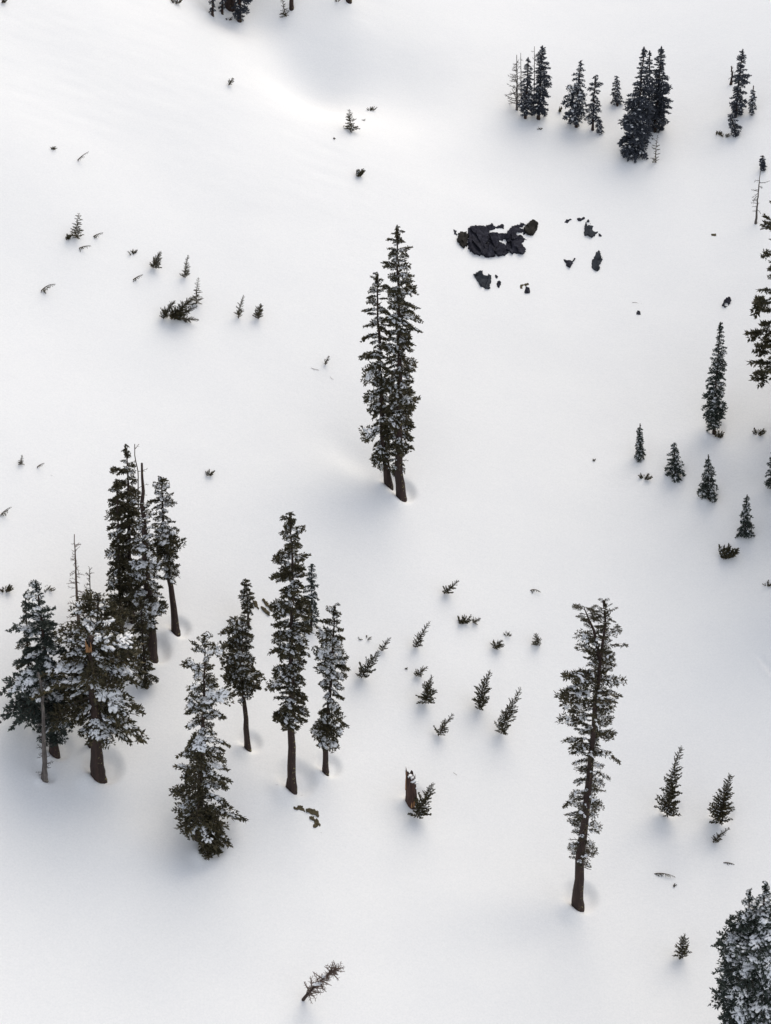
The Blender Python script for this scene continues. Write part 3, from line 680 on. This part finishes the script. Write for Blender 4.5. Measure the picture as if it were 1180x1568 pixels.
conifer('fir_tree', 'slim curved-trunk fir with rounded snowy tufts, east of the tall tiered fir', 'tree', MG, [(498, 1185), (498, 1140), (503, 1085), (508, 1020), (511, 960), (513, 926)], 9.5,
    [(926, 505, 519), (938, 498, 520), (952, 492, 522), (964, 490, 522), (980, 488, 526), (995, 485, 524), (1008, 482, 536), (1022, 486, 528), (1036, 490, 528), (1050, 494, 526), (1066, 500, 526), (1080, 488, 524), (1093, 478, 522), (1108, 474, 532), (1118, 480, 528), (1132, 494, 527)], 78, 'firh', .75, seed=118)
# sparse forked tree
conifer('fork_topped_fir', 'tall sparse fir with a forked top and thin ragged branches, alone on open snow', 'tree', MG, [(884, 1391), (886, 1330), (893, 1276), (900, 1207), (908, 1121), (915, 1052), (919, 1002), (925, 975), (928, 940), (923, 917)], 17,
    [(917, 914, 930), (928, 908, 942), (940, 906, 946), (953, 900, 940), (966, 898, 946), (983, 888, 957), (994, 884, 958), (1011, 880, 940), (1028, 870, 942), (1040, 852, 950), (1052, 846, 951), (1068, 868, 951), (1076, 878, 946), (1085, 856, 958), (1097, 868, 940), (1109, 850, 930), (1118, 878, 945), (1142, 866, 948), (1155, 870, 936), (1168, 890, 930), (1180, 884, 940), (1192, 870, 918), (1205, 884, 940), (1217, 864, 936), (1235, 880, 930), (1255, 866, 922), (1279, 863, 918), (1295, 872, 908), (1307, 860, 915), (1324, 857, 918)],
    165, 'thin', .95, seed=119, w1=2.5, front=.55, twigs=26, twood=M_TWIG, jl=.8)
P = ground(884, 1391); mp = mpp(P); big = [o for o in bpy.data.objects if o.get('label', '').startswith('tall sparse fir')][0]
fk = np.array([onplane(x, y, P[1] + dy) for x, y, dy in ((918, 1010, 0), (913, 985, -.1), (909, 965, -.1), (902, 950, -.1), (893, 928, -.1))]) - P
g = tube(fk, [.14, .12, .09, .07, .02], 6, 0); link('forked_stem', mesh_np('forked_stem', g[0], g[1], [M_BARK], smooth=True), big)
rng = np.random.default_rng(77)
for i in range(44):
    q = rng.random(); j = min(int(q * 4), 3); p = fk[j] + (fk[j + 1] - fk[j]) * (q * 4 - j)
    c = rng.choice([-1, 1]) * (.5 + .5 * rng.random()); L = (10 + 12 * rng.random()) * mp
    k = i % 6; Mm = Matrix(frame(p, [c, rng.normal() * .6, .25 + .2 * rng.normal()], L, L, max(L, .6)).tolist())
    link('bough', shared('thin', k, 'bough', M_TWIG, M_NEEDLE), [c_ for c_ in big.children if c_.name.startswith('crown')][0], Mm)
conifer('fir_tree', 'thick snow-plastered fir filling the lower east corner', 'tree', MG, [(1152, 1650), (1153, 1548), (1162, 1440), (1173, 1348)], 19,
    [(1348, 1171, 1176), (1368, 1164, 1182), (1385, 1160, 1188), (1400, 1146, 1198), (1420, 1128, 1210), (1450, 1118, 1226), (1480, 1116, 1224), (1500, 1112, 1228), (1526, 1104, 1230), (1540, 1112, 1226), (1552, 1135, 1216)], 125, 'firh', .9, seed=120, needle=M_NEEDLE_B)
conifer('fir_tree', 'snow-plastered fir with a rounded top, pressed against the west side of the corner fir', 'tree', MG, [(1138, 1640), (1138, 1540), (1143, 1450), (1147, 1360)], 9,
    [(1360, 1144, 1150), (1378, 1138, 1156), (1394, 1130, 1162), (1404, 1122, 1166), (1420, 1112, 1170), (1445, 1103, 1176), (1465, 1112, 1170), (1485, 1106, 1172), (1505, 1112, 1172), (1526, 1097, 1170), (1540, 1106, 1160), (1552, 1126, 1160)], 85, 'firh', .9, seed=123, needle=M_NEEDLE_B)
for i, (lb, bx, by, hpx, hw) in enumerate((('tall unseen fir added for shade outside the east edge, nearest the spruce row', 1262, 760, 430, 44), ('tall unseen fir added for shade outside the east edge, nearest the small clump', 1290, 900, 460, 48),  # unseen firs, added out of view only to cast shade on the east side
        ('tall unseen fir added for shade outside the east edge, nearest the clumpy pine', 1270, 640, 400, 44))):
    conifer('fir_tree', lb, 'tree', MG, [(bx, by), (bx + 6, by - hpx / 2), (bx + 12, by - hpx)], 14, [(by - hpx, bx + 8, bx + 16), (by - hpx * .5, bx - hw + 6, bx + hw + 6), (by - hpx * .2, bx - hw, bx + hw), (by - 30, bx - hw * .6, bx + hw * .6)], 80, 'fir', .6, mode='joined', seed=170 + i)
conifer('pine_tree', 'dark clumpy pine cut by the east edge, boughs reaching in', 'tree', MG, [(1196, 660), (1192, 560), (1190, 420), (1188, 300)], 12,
    [(305, 1178, 1196), (335, 1172, 1206), (361, 1163, 1212), (380, 1174, 1208), (400, 1166, 1216), (425, 1172, 1216), (444, 1161, 1220), (461, 1147, 1224), (476, 1160, 1222), (492, 1155, 1226), (516, 1153, 1226), (548, 1155, 1226), (571, 1153, 1226), (586, 1160, 1220)], 72, 'pine', .25, seed=121, jl=.7)
conifer('spruce_tree', 'snowy spruce cut in half by the east edge above the small bush', 'tree', 'young spruces on the shaded side', [(1185, 750), (1184, 720), (1183, 690)], 4,
    [(690, 1180, 1186), (710, 1174, 1192), (730, 1172, 1197), (745, 1173, 1197)], 45, 'loh', .5, mode='joined', seed=122)

# ------------------------------------------------------------------ young spruces at the east side and upper slope
YG = 'young spruces on the shaded side'
conifer('spruce_tree', 'tall narrow spruce tapering to a fine tip below the black rounded boulder', 'tree', YG, [(1093, 664), (1095, 600), (1100, 540), (1103, 494)], 5,
    [(494, 1101, 1105), (520, 1097, 1109), (545, 1089, 1110), (560, 1085, 1112), (585, 1082, 1110), (605, 1080, 1108), (622, 1077, 1112), (640, 1077, 1104), (656, 1084, 1100)], 110, 'loh', .75, mode='joined', seed=131)
for (lb, b, t, hw, n, sd, sn) in (
    ('small narrow spruce above the two-lobed bush', (979, 703), (980, 649), 8.5, 44, 132, .65),
    ('stocky young spruce, middle one of the short row', (1034, 729), (1031, 675), 14, 52, 133, .75),
    ('snow-caked young spruce below the tall narrow spruce', (1085, 764), (1085, 698), 14.5, 58, 134, .85),
    ('dark young spruce with a snowy skirt, lowest of the row', (1140, 821), (1144, 758), 12.5, 54, 135, .7)):
    y0, y1 = t[1], b[1]; cx = lambda y: b[0] + (t[0] - b[0]) * (b[1] - y) / (b[1] - t[1])
    conifer('spruce_tree', lb, 'tree', YG, [b, t], 3.5, [(y0 + (y1 - y0) * q, cx(y0 + (y1 - y0) * q) - hw * h, cx(y0 + (y1 - y0) * q) + hw * h) for q, h in ((0, .12), (.2, .36), (.45, .68), (.7, .95), (.88, 1.0), (.97, .8))], n, 'loh', sn, mode='joined', seed=sd)
UG = 'spruces along the upper slope'
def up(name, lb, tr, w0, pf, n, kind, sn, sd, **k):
    k['needle'] = M_NEEDLE_HAZE; return conifer(name, lb, 'tree', UG, tr, w0, pf, int(n * .85), kind, min(1, sn + .3), mode='joined', seed=sd, **k)
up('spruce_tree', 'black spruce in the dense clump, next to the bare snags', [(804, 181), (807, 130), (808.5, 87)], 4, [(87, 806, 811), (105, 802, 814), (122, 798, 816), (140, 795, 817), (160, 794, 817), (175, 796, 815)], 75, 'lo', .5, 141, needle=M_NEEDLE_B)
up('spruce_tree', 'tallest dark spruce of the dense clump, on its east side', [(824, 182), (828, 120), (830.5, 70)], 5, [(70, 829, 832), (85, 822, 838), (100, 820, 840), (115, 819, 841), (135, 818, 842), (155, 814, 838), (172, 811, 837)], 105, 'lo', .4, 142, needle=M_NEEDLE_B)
snag('dead_snag', 'bare grey snag with fan of twigs on the west side of the dense clump', 'dead tree', 'dead snags and bare stems', [(791, 168), (791.5, 120), (791, 84)], 3.2, 1.0, 60, (160, 95), (22, 7), M_GREY, seed=143, side=-.7, pitch=.25)
snag('dead_sapling', 'thin bare stem between the grey snag and the black spruce', 'dead tree', 'dead snags and bare stems', [(798, 165), (797.5, 120), (797, 81)], 1.8, .7, 14, (150, 90), (9, 5), M_GREY, seed=144, pitch=.2)
snag('dead_sapling', 'thin bare spire behind the tallest spruce of the dense clump', 'dead tree', 'dead snags and bare stems', [(817, 172), (818, 120), (818, 71)], 2.2, .8, 16, (140, 78), (9, 5), M_GREY, seed=145, pitch=.2)
up('spruce_tree', 'frosted pale-grey spruce with a thin bent tip, apart from the clump', [(882, 194), (884, 150), (889, 93)], 4.5, [(93, 887, 891), (105, 882, 893), (115, 878, 894), (128, 872, 895), (140, 866, 896), (152, 864, 896), (170, 866, 895), (186, 870, 892)], 85, 'loh', .95, 146)
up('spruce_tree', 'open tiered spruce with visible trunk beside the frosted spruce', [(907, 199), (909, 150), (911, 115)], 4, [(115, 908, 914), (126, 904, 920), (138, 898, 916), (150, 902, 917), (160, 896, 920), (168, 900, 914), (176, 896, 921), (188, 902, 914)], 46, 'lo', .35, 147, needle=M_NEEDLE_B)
up('young_spruce', 'tiny spruce leaning against the foot of the open tiered spruce', [(918, 204), (918, 183)], 2, [(183, 916, 920), (192, 912, 923), (202, 912, 924)], 26, 'loh', .7, 148)
up('young_spruce', 'small neat spruce alone behind the upper trees', [(945, 162), (945, 118)], 3, [(118, 943, 947), (132, 939, 950), (145, 936, 953), (158, 936, 954)], 44, 'loh', .6, 149)
up('spruce_tree', 'big brownish spruce with wide lower boughs, front of the upper trio', [(973, 236), (978, 160), (986.5, 73)], 6.5, [(73, 984, 988), (90, 980, 994), (116, 973, 997), (138, 968, 1000), (160, 959, 998), (175, 955, 997), (195, 948, 998), (210, 949, 990), (222, 945, 994), (230, 952, 980)], 130, 'lo', .45, 150)
up('spruce_tree', 'dense blue-black spruce, east one of the upper trio', [(1002, 201), (1007, 140), (1012, 70)], 5.5, [(70, 1010, 1014), (90, 1003, 1017), (116, 998, 1021), (138, 996, 1028), (155, 993, 1024), (175, 991, 1023), (190, 994, 1016), (198, 996, 1010)], 135, 'lob', .25, 151)
up('spruce_tree', 'thin dark spire squeezed in the middle of the upper trio', [(993, 196), (994, 130), (994, 77)], 3.5, [(77, 992, 995), (100, 989, 999), (130, 986, 1001), (170, 985, 1001)], 60, 'lob', .3, 152)
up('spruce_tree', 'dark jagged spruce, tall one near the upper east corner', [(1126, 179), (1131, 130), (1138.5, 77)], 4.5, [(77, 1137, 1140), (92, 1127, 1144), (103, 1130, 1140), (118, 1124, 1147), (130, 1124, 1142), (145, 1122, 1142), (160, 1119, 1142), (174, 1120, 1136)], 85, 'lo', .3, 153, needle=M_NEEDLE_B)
up('young_spruce', 'slim pale young spruce east of the dark jagged spruce', [(1151, 176), (1154, 132)], 2.5, [(132, 1153, 1155), (145, 1149, 1158), (160, 1146, 1158), (172, 1146, 1157)], 38, 'loh', .6, 154)
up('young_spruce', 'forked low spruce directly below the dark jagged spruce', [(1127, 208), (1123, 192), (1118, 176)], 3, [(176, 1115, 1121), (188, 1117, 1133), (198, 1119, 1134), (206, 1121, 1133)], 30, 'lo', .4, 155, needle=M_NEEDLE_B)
snag('dead_snag', 'short dark dead stub behind the dark jagged spruce', 'dead tree', 'dead snags and bare stems', [(1119, 129), (1121, 115), (1119.5, 101)], 4, 1.6, 8, (120, 103), (6, 4), M_BARK, seed=156)
up('young_spruce', 'dark little spruce right above the tip of the lone bare grey snag', [(1168, 261), (1168, 238)], 2, [(238, 1167, 1170), (247, 1163, 1172), (258, 1162, 1173)], 28, 'lo', .3, 157)
snag('dead_snag', 'lone bare grey snag near the east edge with a few curved twigs', 'dead tree', 'dead snags and bare stems', [(1157, 342), (1160, 305), (1164, 262)], 3.6, 1.0, 15, (325, 275), (10, 14), M_GREY, seed=158, pitch=.0)
sapling('dead_topped_sapling', 'brown sapling with a bare whip top in front of the upper trio', 'sapling', UG, (1004, 249), (1007, 206), 7, 30, 159, 'flat', .1)
# trees in the bowl at the top edge, their tops above the picture
up('spruce_tree', 'dark slim spruce in the top bowl, western one', [(325, 24), (326, -40), (328, -110)], 4, [(-110, 326, 330), (-40, 318, 334), (0, 319, 331), (18, 320, 330)], 55, 'lo', .25, 161)
up('spruce_tree', 'narrow loose spruce in the top bowl, second from its western side', [(340, 21), (340, -30), (341, -80)], 3.5, [(-80, 340, 342), (-30, 333, 348), (0, 334, 346), (16, 335, 346)], 42, 'lo', .25, 162)
up('spruce_tree', 'broad dark spruce with its skirt on the rim of the top bowl', [(366, 32), (367, -50), (368, -130)], 6, [(-130, 366, 370), (-60, 352, 384), (-10, 353, 382), (8, 354, 381), (22, 358, 376), (30, 360, 372)], 95, 'lo', .2, 163)
conifer('fir_tree', 'thick dark red trunk standing deep in the top bowl', 'tree', MG, [(352, 9), (352, -60), (353, -180)], 15, [(-180, 351, 355), (-110, 336, 370), (-50, 334, 372)], 60, 'fir', .5, seed=164)
conifer('fir_tree', 'bare lower trunk of a fir on the east rim of the top bowl', 'tree', MG, [(446, 13), (446, -60), (447, -170)], 6.5, [(-170, 445, 449), (-100, 430, 464), (-30, 434, 460)], 60, 'fir', .5, seed=165)
sapling('fir_sapling', 'drooping dark sapling beside the bare trunk on the bowl rim', 'sapling', UG, (438, 25), (432, -4), 7, 34, 166, 'flat', .15, needle=M_NEEDLE)
conifer('fir_tree', 'stub of dark trunk at the top edge east of the bowl', 'tree', MG, [(534, 2), (534, -60), (535, -150)], 8, [(-150, 533, 537), (-90, 518, 552), (-50, 522, 550)], 40, 'fir', .5, seed=167)

# ------------------------------------------------------------------ saplings and branch tips through the snow
SG = 'saplings poking through the snow'
SAP = [  # label, base, tip, half width, n, style, snow, arch
 ('spiky small fir with a dark tuft at its western foot', (116, 364), (121, 326), 9, 40, 'flat', .1, 0),
 ('pale sapling tip lying east of the spiky small fir', (143, 362), (158, 356), 4.5, 16, 'droop', .2, .1),
 ('nearly flat sapling tip just below the spiky small fir', (121, 380), (139, 376), 5.5, 18, 'droop', .1, .12),
 ('bowed sapling hanging its needles, lowest of the far western slope', (63, 445), (85, 435), 7, 26, 'droop', .1, .25),
 ('dark bushy sapling leaning east on the western slope, largest of its row', (234, 410), (246, 386), 9.5, 38, 'up', .15, 0),
 ('low sapling tip with a hooked end under the dark bushy sapling', (204, 428), (219, 420), 5, 18, 'droop', .1, .1),
 ('upright columnar sapling above the fallen-looking branches', (283, 425), (288, 390), 7, 36, 'up', .25, 0),
 ('sharp-tipped little spruce rising behind the fallen-looking branches', (301, 465), (304, 424), 7.5, 34, 'flat', .1, 0),
 ('curved sapling with a thin whip tip, west of the round dark one', (365, 487), (373, 452), 7, 32, 'up', .1, .05),
 ('round dark sapling, easternmost of the upper western group', (395, 488), (399, 465), 9, 30, 'up', .1, 0),
 ('tiny upright sapling near the west edge at mid height', (32, 711), (34, 697), 4.5, 20, 'flat', .15, 0),
 ('small bent sapling tip beside the tiny upright one', (57, 715), (68, 709), 3.5, 14, 'droop', .1, .15),
 ('feathery sapling tip cut by the west edge', (1, 788), (17, 776), 6, 24, 'droop', .15, .1),
 ('thin bent twig-like sapling on the bright upper western snow', (119, 245), (136, 232), 4, 16, 'droop', .05, .1),
 ('small dark sapling alone below the top bowl', (350, 130), (357, 120), 5, 18, 'up', .05, 0),
 ('snow-flecked sapling casting a streak of shade on the upper slope', (539, 200), (535, 167), 9, 34, 'flat', .4, 0),
 ('very small fir on the slope west of the tall central pair', (498, 558), (504, 545), 5, 20, 'up', .1, 0),
 ('bottlebrush sapling leaning far east, uppermost of the middle scatter', (680, 909), (702, 889), 8.5, 32, 'up', .3, 0),
 ('arched sapling tip drooping east, outermost of the middle scatter', (812, 904), (828, 907), 4.5, 16, 'droop', .1, .35),
 ('little leaning sapling east of the dark round bush', (724, 953), (735, 947), 6, 20, 'up', .15, 0),
 ('spiky low sapling in the middle scatter under a tiny tuft', (757, 993), (768, 981), 9, 26, 'up', .15, 0),
 ('upright snow-specked sapling at the east of the middle scatter', (826, 988), (820, 970), 8.5, 26, 'up', .45, 0),
 ('pale slender snowy sapling leaning east, alone in the middle scatter', (636, 991), (658, 952), 9, 40, 'up', .6, 0),
 ('thick leaning sapling with a smaller one at its shoulder', (553, 1038), (581, 997), 13, 46, 'up', .45, 0),
 ('small sapling at the shoulder of the thick leaning one', (584, 996), (598, 976), 7.5, 26, 'up', .45, 0),
 ('short feathery sapling just above the hook-shaped one', (637, 1035), (654, 1021), 8, 26, 'up', .2, 0),
 ('hook-shaped sapling with a notch in its side', (652, 1077), (661, 1036), 14, 44, 'up', .4, 0),
 ('dark pointed sapling, western of the middle pair', (734, 1086), (750, 1027), 14, 56, 'up', .3, 0),
 ('dark pointed sapling with a bare foot, eastern and lower of the middle pair', (767, 1123), (798, 1053), 14, 60, 'up', .25, 0),
 ('sharp feather-shaped sapling leaning east below the hook-shaped one', (671, 1126), (694, 1093), 10, 38, 'up', .25, 0),
 ('bottle-green sapling leaning at the foot of the broken stump', (639, 1252), (664, 1199), 15, 56, 'up', .4, 0),
 ('tallest leaning sapling of the lower east slope, slim with a whip tip', (1022, 1251), (1044, 1141), 17, 84, 'up', .35, 0),
 ('stout snowy sapling with two thin tips on the lower east slope', (1102, 1261), (1119, 1187), 19, 76, 'up', .55, 0),
 ('feathery sapling bent under the stout snowy one', (1092, 1290), (1117, 1267), 8, 36, 'up', .35, 0),
 ('long flat bowed sapling hanging a fringe, alone below the slim one', (1002, 1338), (1034, 1343), 6, 30, 'droop', .1, .2),
 ('small flattened sapling tip below the feathery bent one', (1108, 1321), (1128, 1326), 6, 20, 'droop', .2, .2),
 ('small bushy snow-streaked sapling beside the snow-plastered corner fir', (1045, 1467), (1049, 1430), 12, 46, 'up', .45, 0),
]
for i, (lb, b, t, hw, n, st, sn, ar) in enumerate(SAP):
    nd = M_NEEDLE if (n >= 36 and i > 15) else None
    sapling('fir_sapling', lb, 'sapling', SG, b, t, hw, int(n * (.75 if st == 'droop' else 1.5)), 200 + i, st, sn, nd, ar)
# sprawling branches
for i, (lb, b, t, hw, n) in enumerate((
    ('sprawling dark branch rising steeply, westernmost of the fallen-looking branches', (250, 488), (267, 461), 9, 30),
    ('longest sprawling branch reaching up to the sharp-tipped spruce', (262, 489), (299, 455), 11, 48),
    ('middle sprawling branch of the fallen-looking group', (268, 488), (302, 469), 8, 36),
    ('thin low sprawling branch lying almost level on the snow', (277, 489), (304, 490), 6, 26))):
    sapling('fir_branch', lb, 'branch', 'sprawling branches in one clump', b, t, hw, int(n * 2.3), 260 + i, 'up', .05, M_NEEDLE, .05)
TU = [
 ('dark low tuft at the western foot of the spiky small fir', (103, 367), 6, 8, 14), ('flat tuft above the hooked sapling tip', (204, 389), 8, 6, 16),
 ('snowy tuft of shoots alone between the crowded clump and the tall pair', (319, 727), 7, 7, 16), ('small tuft on the bright upper western snow', (81, 229), 5, 5, 10),
 ('dark tuft at the top of a streak of shade', (568, 169), 7, 6, 14), ('speck of twigs lying on the streak of shade', (557, 184), 4, 2, 6), ('tiny brown speck of shoots west of the streaks of shade', (510, 213), 3, 3, 6),
 ('dark hunched bush with a streak of shade running from it', (549, 270), 6, 11, 22), ('dark round bush in the middle scatter', (707, 954), 10, 11, 24),
 ('tiny tuft above the spiky low sapling', (776, 973), 6, 5, 10), ('low spread tuft near the shoulder of the thick leaning sapling', (560, 979), 10, 4, 14), ('faint speck of needles beside the short feathery sapling', (622, 1024), 3, 2, 5),
 ('brown speck under the long flat bowed sapling', (1033, 1357), 5, 3, 8), ('rounded snow-topped bush below the dark skirted spruce', (1110, 854), 11, 19, 40),
 ('dark star-shaped tuft near the east edge', (1160, 665), 9, 9, 18), ('small dark clump at the east edge below the spruces', (1174, 896), 7, 6, 14), ('two-lobed brown bush below the small narrow spruce', (987, 733), 9, 7, 22),
 ('faint speck of twigs in the open snow west of the small narrow spruce', (909, 706), 3, 4, 6), ('pale bush at the west edge above the grey-green fir', (8, 905), 9, 9, 22), ('spread pale bush above the tip of the grey-green fir', (71, 904), 11, 5, 16),
 ('small clump at the foot of the tall narrow spruce', (1100, 670), 7, 9, 16), ('western low tuft beside the forked low spruce', (1098, 206), 6, 6, 12), ('low snowy tuft nearest the forked low spruce', (1109, 209), 8, 5, 14),
 ('little tuft on the snow below the dense clump', (825, 198), 4, 3, 8), ('thin twig tuft between the dense clump and the frosted spruce', (857, 172), 3, 9, 7), ('frosted brown bush at the top edge west of the bowl', (269, 6), 8, 8, 18),
 ('low dark tuft on the rim between the bowl spruces', (349, 30), 7, 4, 12), ('dark clump in the uppermost west corner', (4, 4), 6, 6, 12), ('twiggy clump at the top edge beside the trunk stub', (516, 2), 6, 4, 10),
 ('speck of branch on the snow in front of the upper trio', (999, 213), 2.5, 2.5, 5)]
for i, (lb, b, hw, h, n) in enumerate(TU):
    tuft('conifer_tuft', lb, 'shrub', 'tufts of branch tips in the snow', b, hw, h, n, 300 + i, snow=.9 if ('snow-topped' in lb) else .25, needle=M_NEEDLE if 'dark' in lb or 'snow-topped' in lb else None, lean=.25)

# ------------------------------------------------------------------ broken stump
P = ground(630, 1231); mp = mpp(P); rng = np.random.default_rng(9)
st = thing('broken_stump', P, 'dark red broken stump with a tall splinter and snow caught on its top', 'stump')
K = 18; V = []; F = []
hts = []
for j in range(K):
    th = 2 * math.pi * j / K; cx_ = math.cos(th)
    hts.append((53 - 2 * cx_ + (15 if 8 <= j <= 10 else 0) + rng.normal() * 4.5 - (8 if -.9 < cx_ < .2 and math.sin(th) < 0 else 0)) * mp)
levels = [-.5, 0, .25, .5, .75, .9, 1]
for q in levels:
    for j in range(K):
        th = 2 * math.pi * j / K; r = (9.2 - 1.6 * max(q, 0)) * mp * (1 + .10 * (rng.random() - .5)) * (1.12 if q <= 0 else 1)
        V.append((math.cos(th) * r - 2.0 * mp * max(q, 0), math.sin(th) * r, hts[j] * q if q >= 0 else -.6))
n0 = len(V)
for j in range(K):
    th = 2 * math.pi * j / K; r = 4.6 * mp
    V.append((math.cos(th) * r - 2.0 * mp, math.sin(th) * r, hts[j] * .80))
V.append((-2 * mp, 0, 28 * mp))
for i in range(len(levels) - 1):
    for j in range(K):
        a, b = i * K + j, i * K + (j + 1) % K; F += [(a, b, b + K), (a, b + K, a + K)]
i = len(levels) - 1
for j in range(K):
    a, b = i * K + j, i * K + (j + 1) % K; c, d = n0 + j, n0 + (j + 1) % K; F += [(a, b, d), (a, d, c), (c, d, len(V) - 1)]
link('trunk', mesh_np('trunk', V, np.array(F), [M_STUMP]), st)
gs = []
for (dx, dy, z0, z1, ww) in ((-9.0, -3.5, 30, 62, 1.8), (-9.4, 0, 26, 55, 1.6), (3.5, -8.4, 1, 12, 3.4), (0, -9.2, 0, 9, 3.0), (6.0, -6.6, 4, 14, 2.4)):
    gs.append(tube([np.array([dx, dy, z0]) * mp, np.array([dx, dy, (z0 + z1) / 2]) * mp, np.array([dx + .5, dy, z1]) * mp], [ww * mp * .5, ww * mp * .45, .01], 5, 0))
V, F, mi = cat_geo(gs); link('splinter', mesh_np('splinter', V, F, [M_RAW], mi), st)['label'] = 'orange brown bare wood splinters'
g = pads([np.array(p) * mp for p in ((1, -5.8, 46), (4.5, -5.2, 47), (0, -3, 50), (6.6, -3.4, 41), (6.8, -4.0, 32), (-3, -2, 53))], [3.6 * mp, 3.2 * mp, 3.2 * mp, 2.4 * mp, 2.0 * mp, 3.0 * mp], rng, True)
link('snow_cap', mesh_np('snow_cap', g[0], g[1], [M_PAD], smooth=True), st)

# ------------------------------------------------------------------ dead bush near the lower edge
P = ground(464, 1531); mp = mpp(P); rng = np.random.default_rng(19)
db = thing('dead_sapling', P, 'bare brown dead sapling leaning out of the snow near the lower edge', 'dead tree', 'dead snags and bare stems')
cv = np.array([onplane(x, y, P[1] - dy) for x, y, dy in ((464, 1531, 0), (474, 1518, .3), (486, 1507, .5), (497, 1496, .7), (508, 1488, .8), (518, 1479, .9))]) - P
g = tube(np.concatenate([[cv[0] + [-.2, .1, -.4]], cv]), [.13, .12, .10, .06, .035, .02, .01], 7, 0, True, .2, rng)
link('stem', mesh_np('stem', g[0], g[1], [M_BARK], smooth=True), db)
for i in range(130):
    q = .08 + .85 * rng.random() ** .9; k = q * 5; j = min(int(k), 4); p = cv[j] + (cv[j + 1] - cv[j]) * (k - j)
    d = np.array([.5, 0, .5]) + rng.normal(size=3) * [.7, .6, .7]; L = (7 + 18 * rng.random() * (1 - .45 * q)) * mp
    link('dead_branch', shared('twig', i % 7, '', M_DEAD, None), db, Matrix(frame(p, d, L, L * 1.4, L * 1.4, rng.random() * 6).tolist()))
g = pads([cv[2] + [.05, -.1, .2], cv[3] + [0, -.05, .16]], [.20, .16], rng, True)
link('snow_load', mesh_np('snow_load', g[0], g[1], [M_PAD], smooth=True), db)
# ------------------------------------------------------------------ scraps of twig lying on the snow
for i, (lb, x, y, a, L) in enumerate((
    ('thin twig lying in the open snow right of the broken stump', 698, 1186, -.6, 10), ('faint scrap of twig below the very small fir', 508, 579, -.7, 7),
    ('faint pale twig west of the very small fir', 482, 565, -.25, 12), ('scrap of twig under the bent sapling tip near the west edge', 80, 729, -.5, 7),
    ('thin crack-like twig bent into a V above the tiny stone', 976, 464, -.1, 16), ('bark chip at the flared root of the tall fir', 424, 1202, 0, 5), ('bark chip downhill of the tall fir trunk', 462, 1218, .2, 4),
    ('faint twig below the hook shaped rock', 492, 1275, .1, 4))):
    P = ground(x, y); mp = mpp(P); o = link('twig', shared('twig', i % 7, '', M_DEAD, None))
    e = ground(x + L * math.cos(a) * .5, y - L * math.sin(a) * .5) - P
    o.matrix_basis = Matrix(frame(P - e + [0, 0, .01], e, L * mp * 1.1, L * mp * .9, L * mp * .5).tolist())
    tag(o, lb, 'twig', 'scraps of twig on the snow')
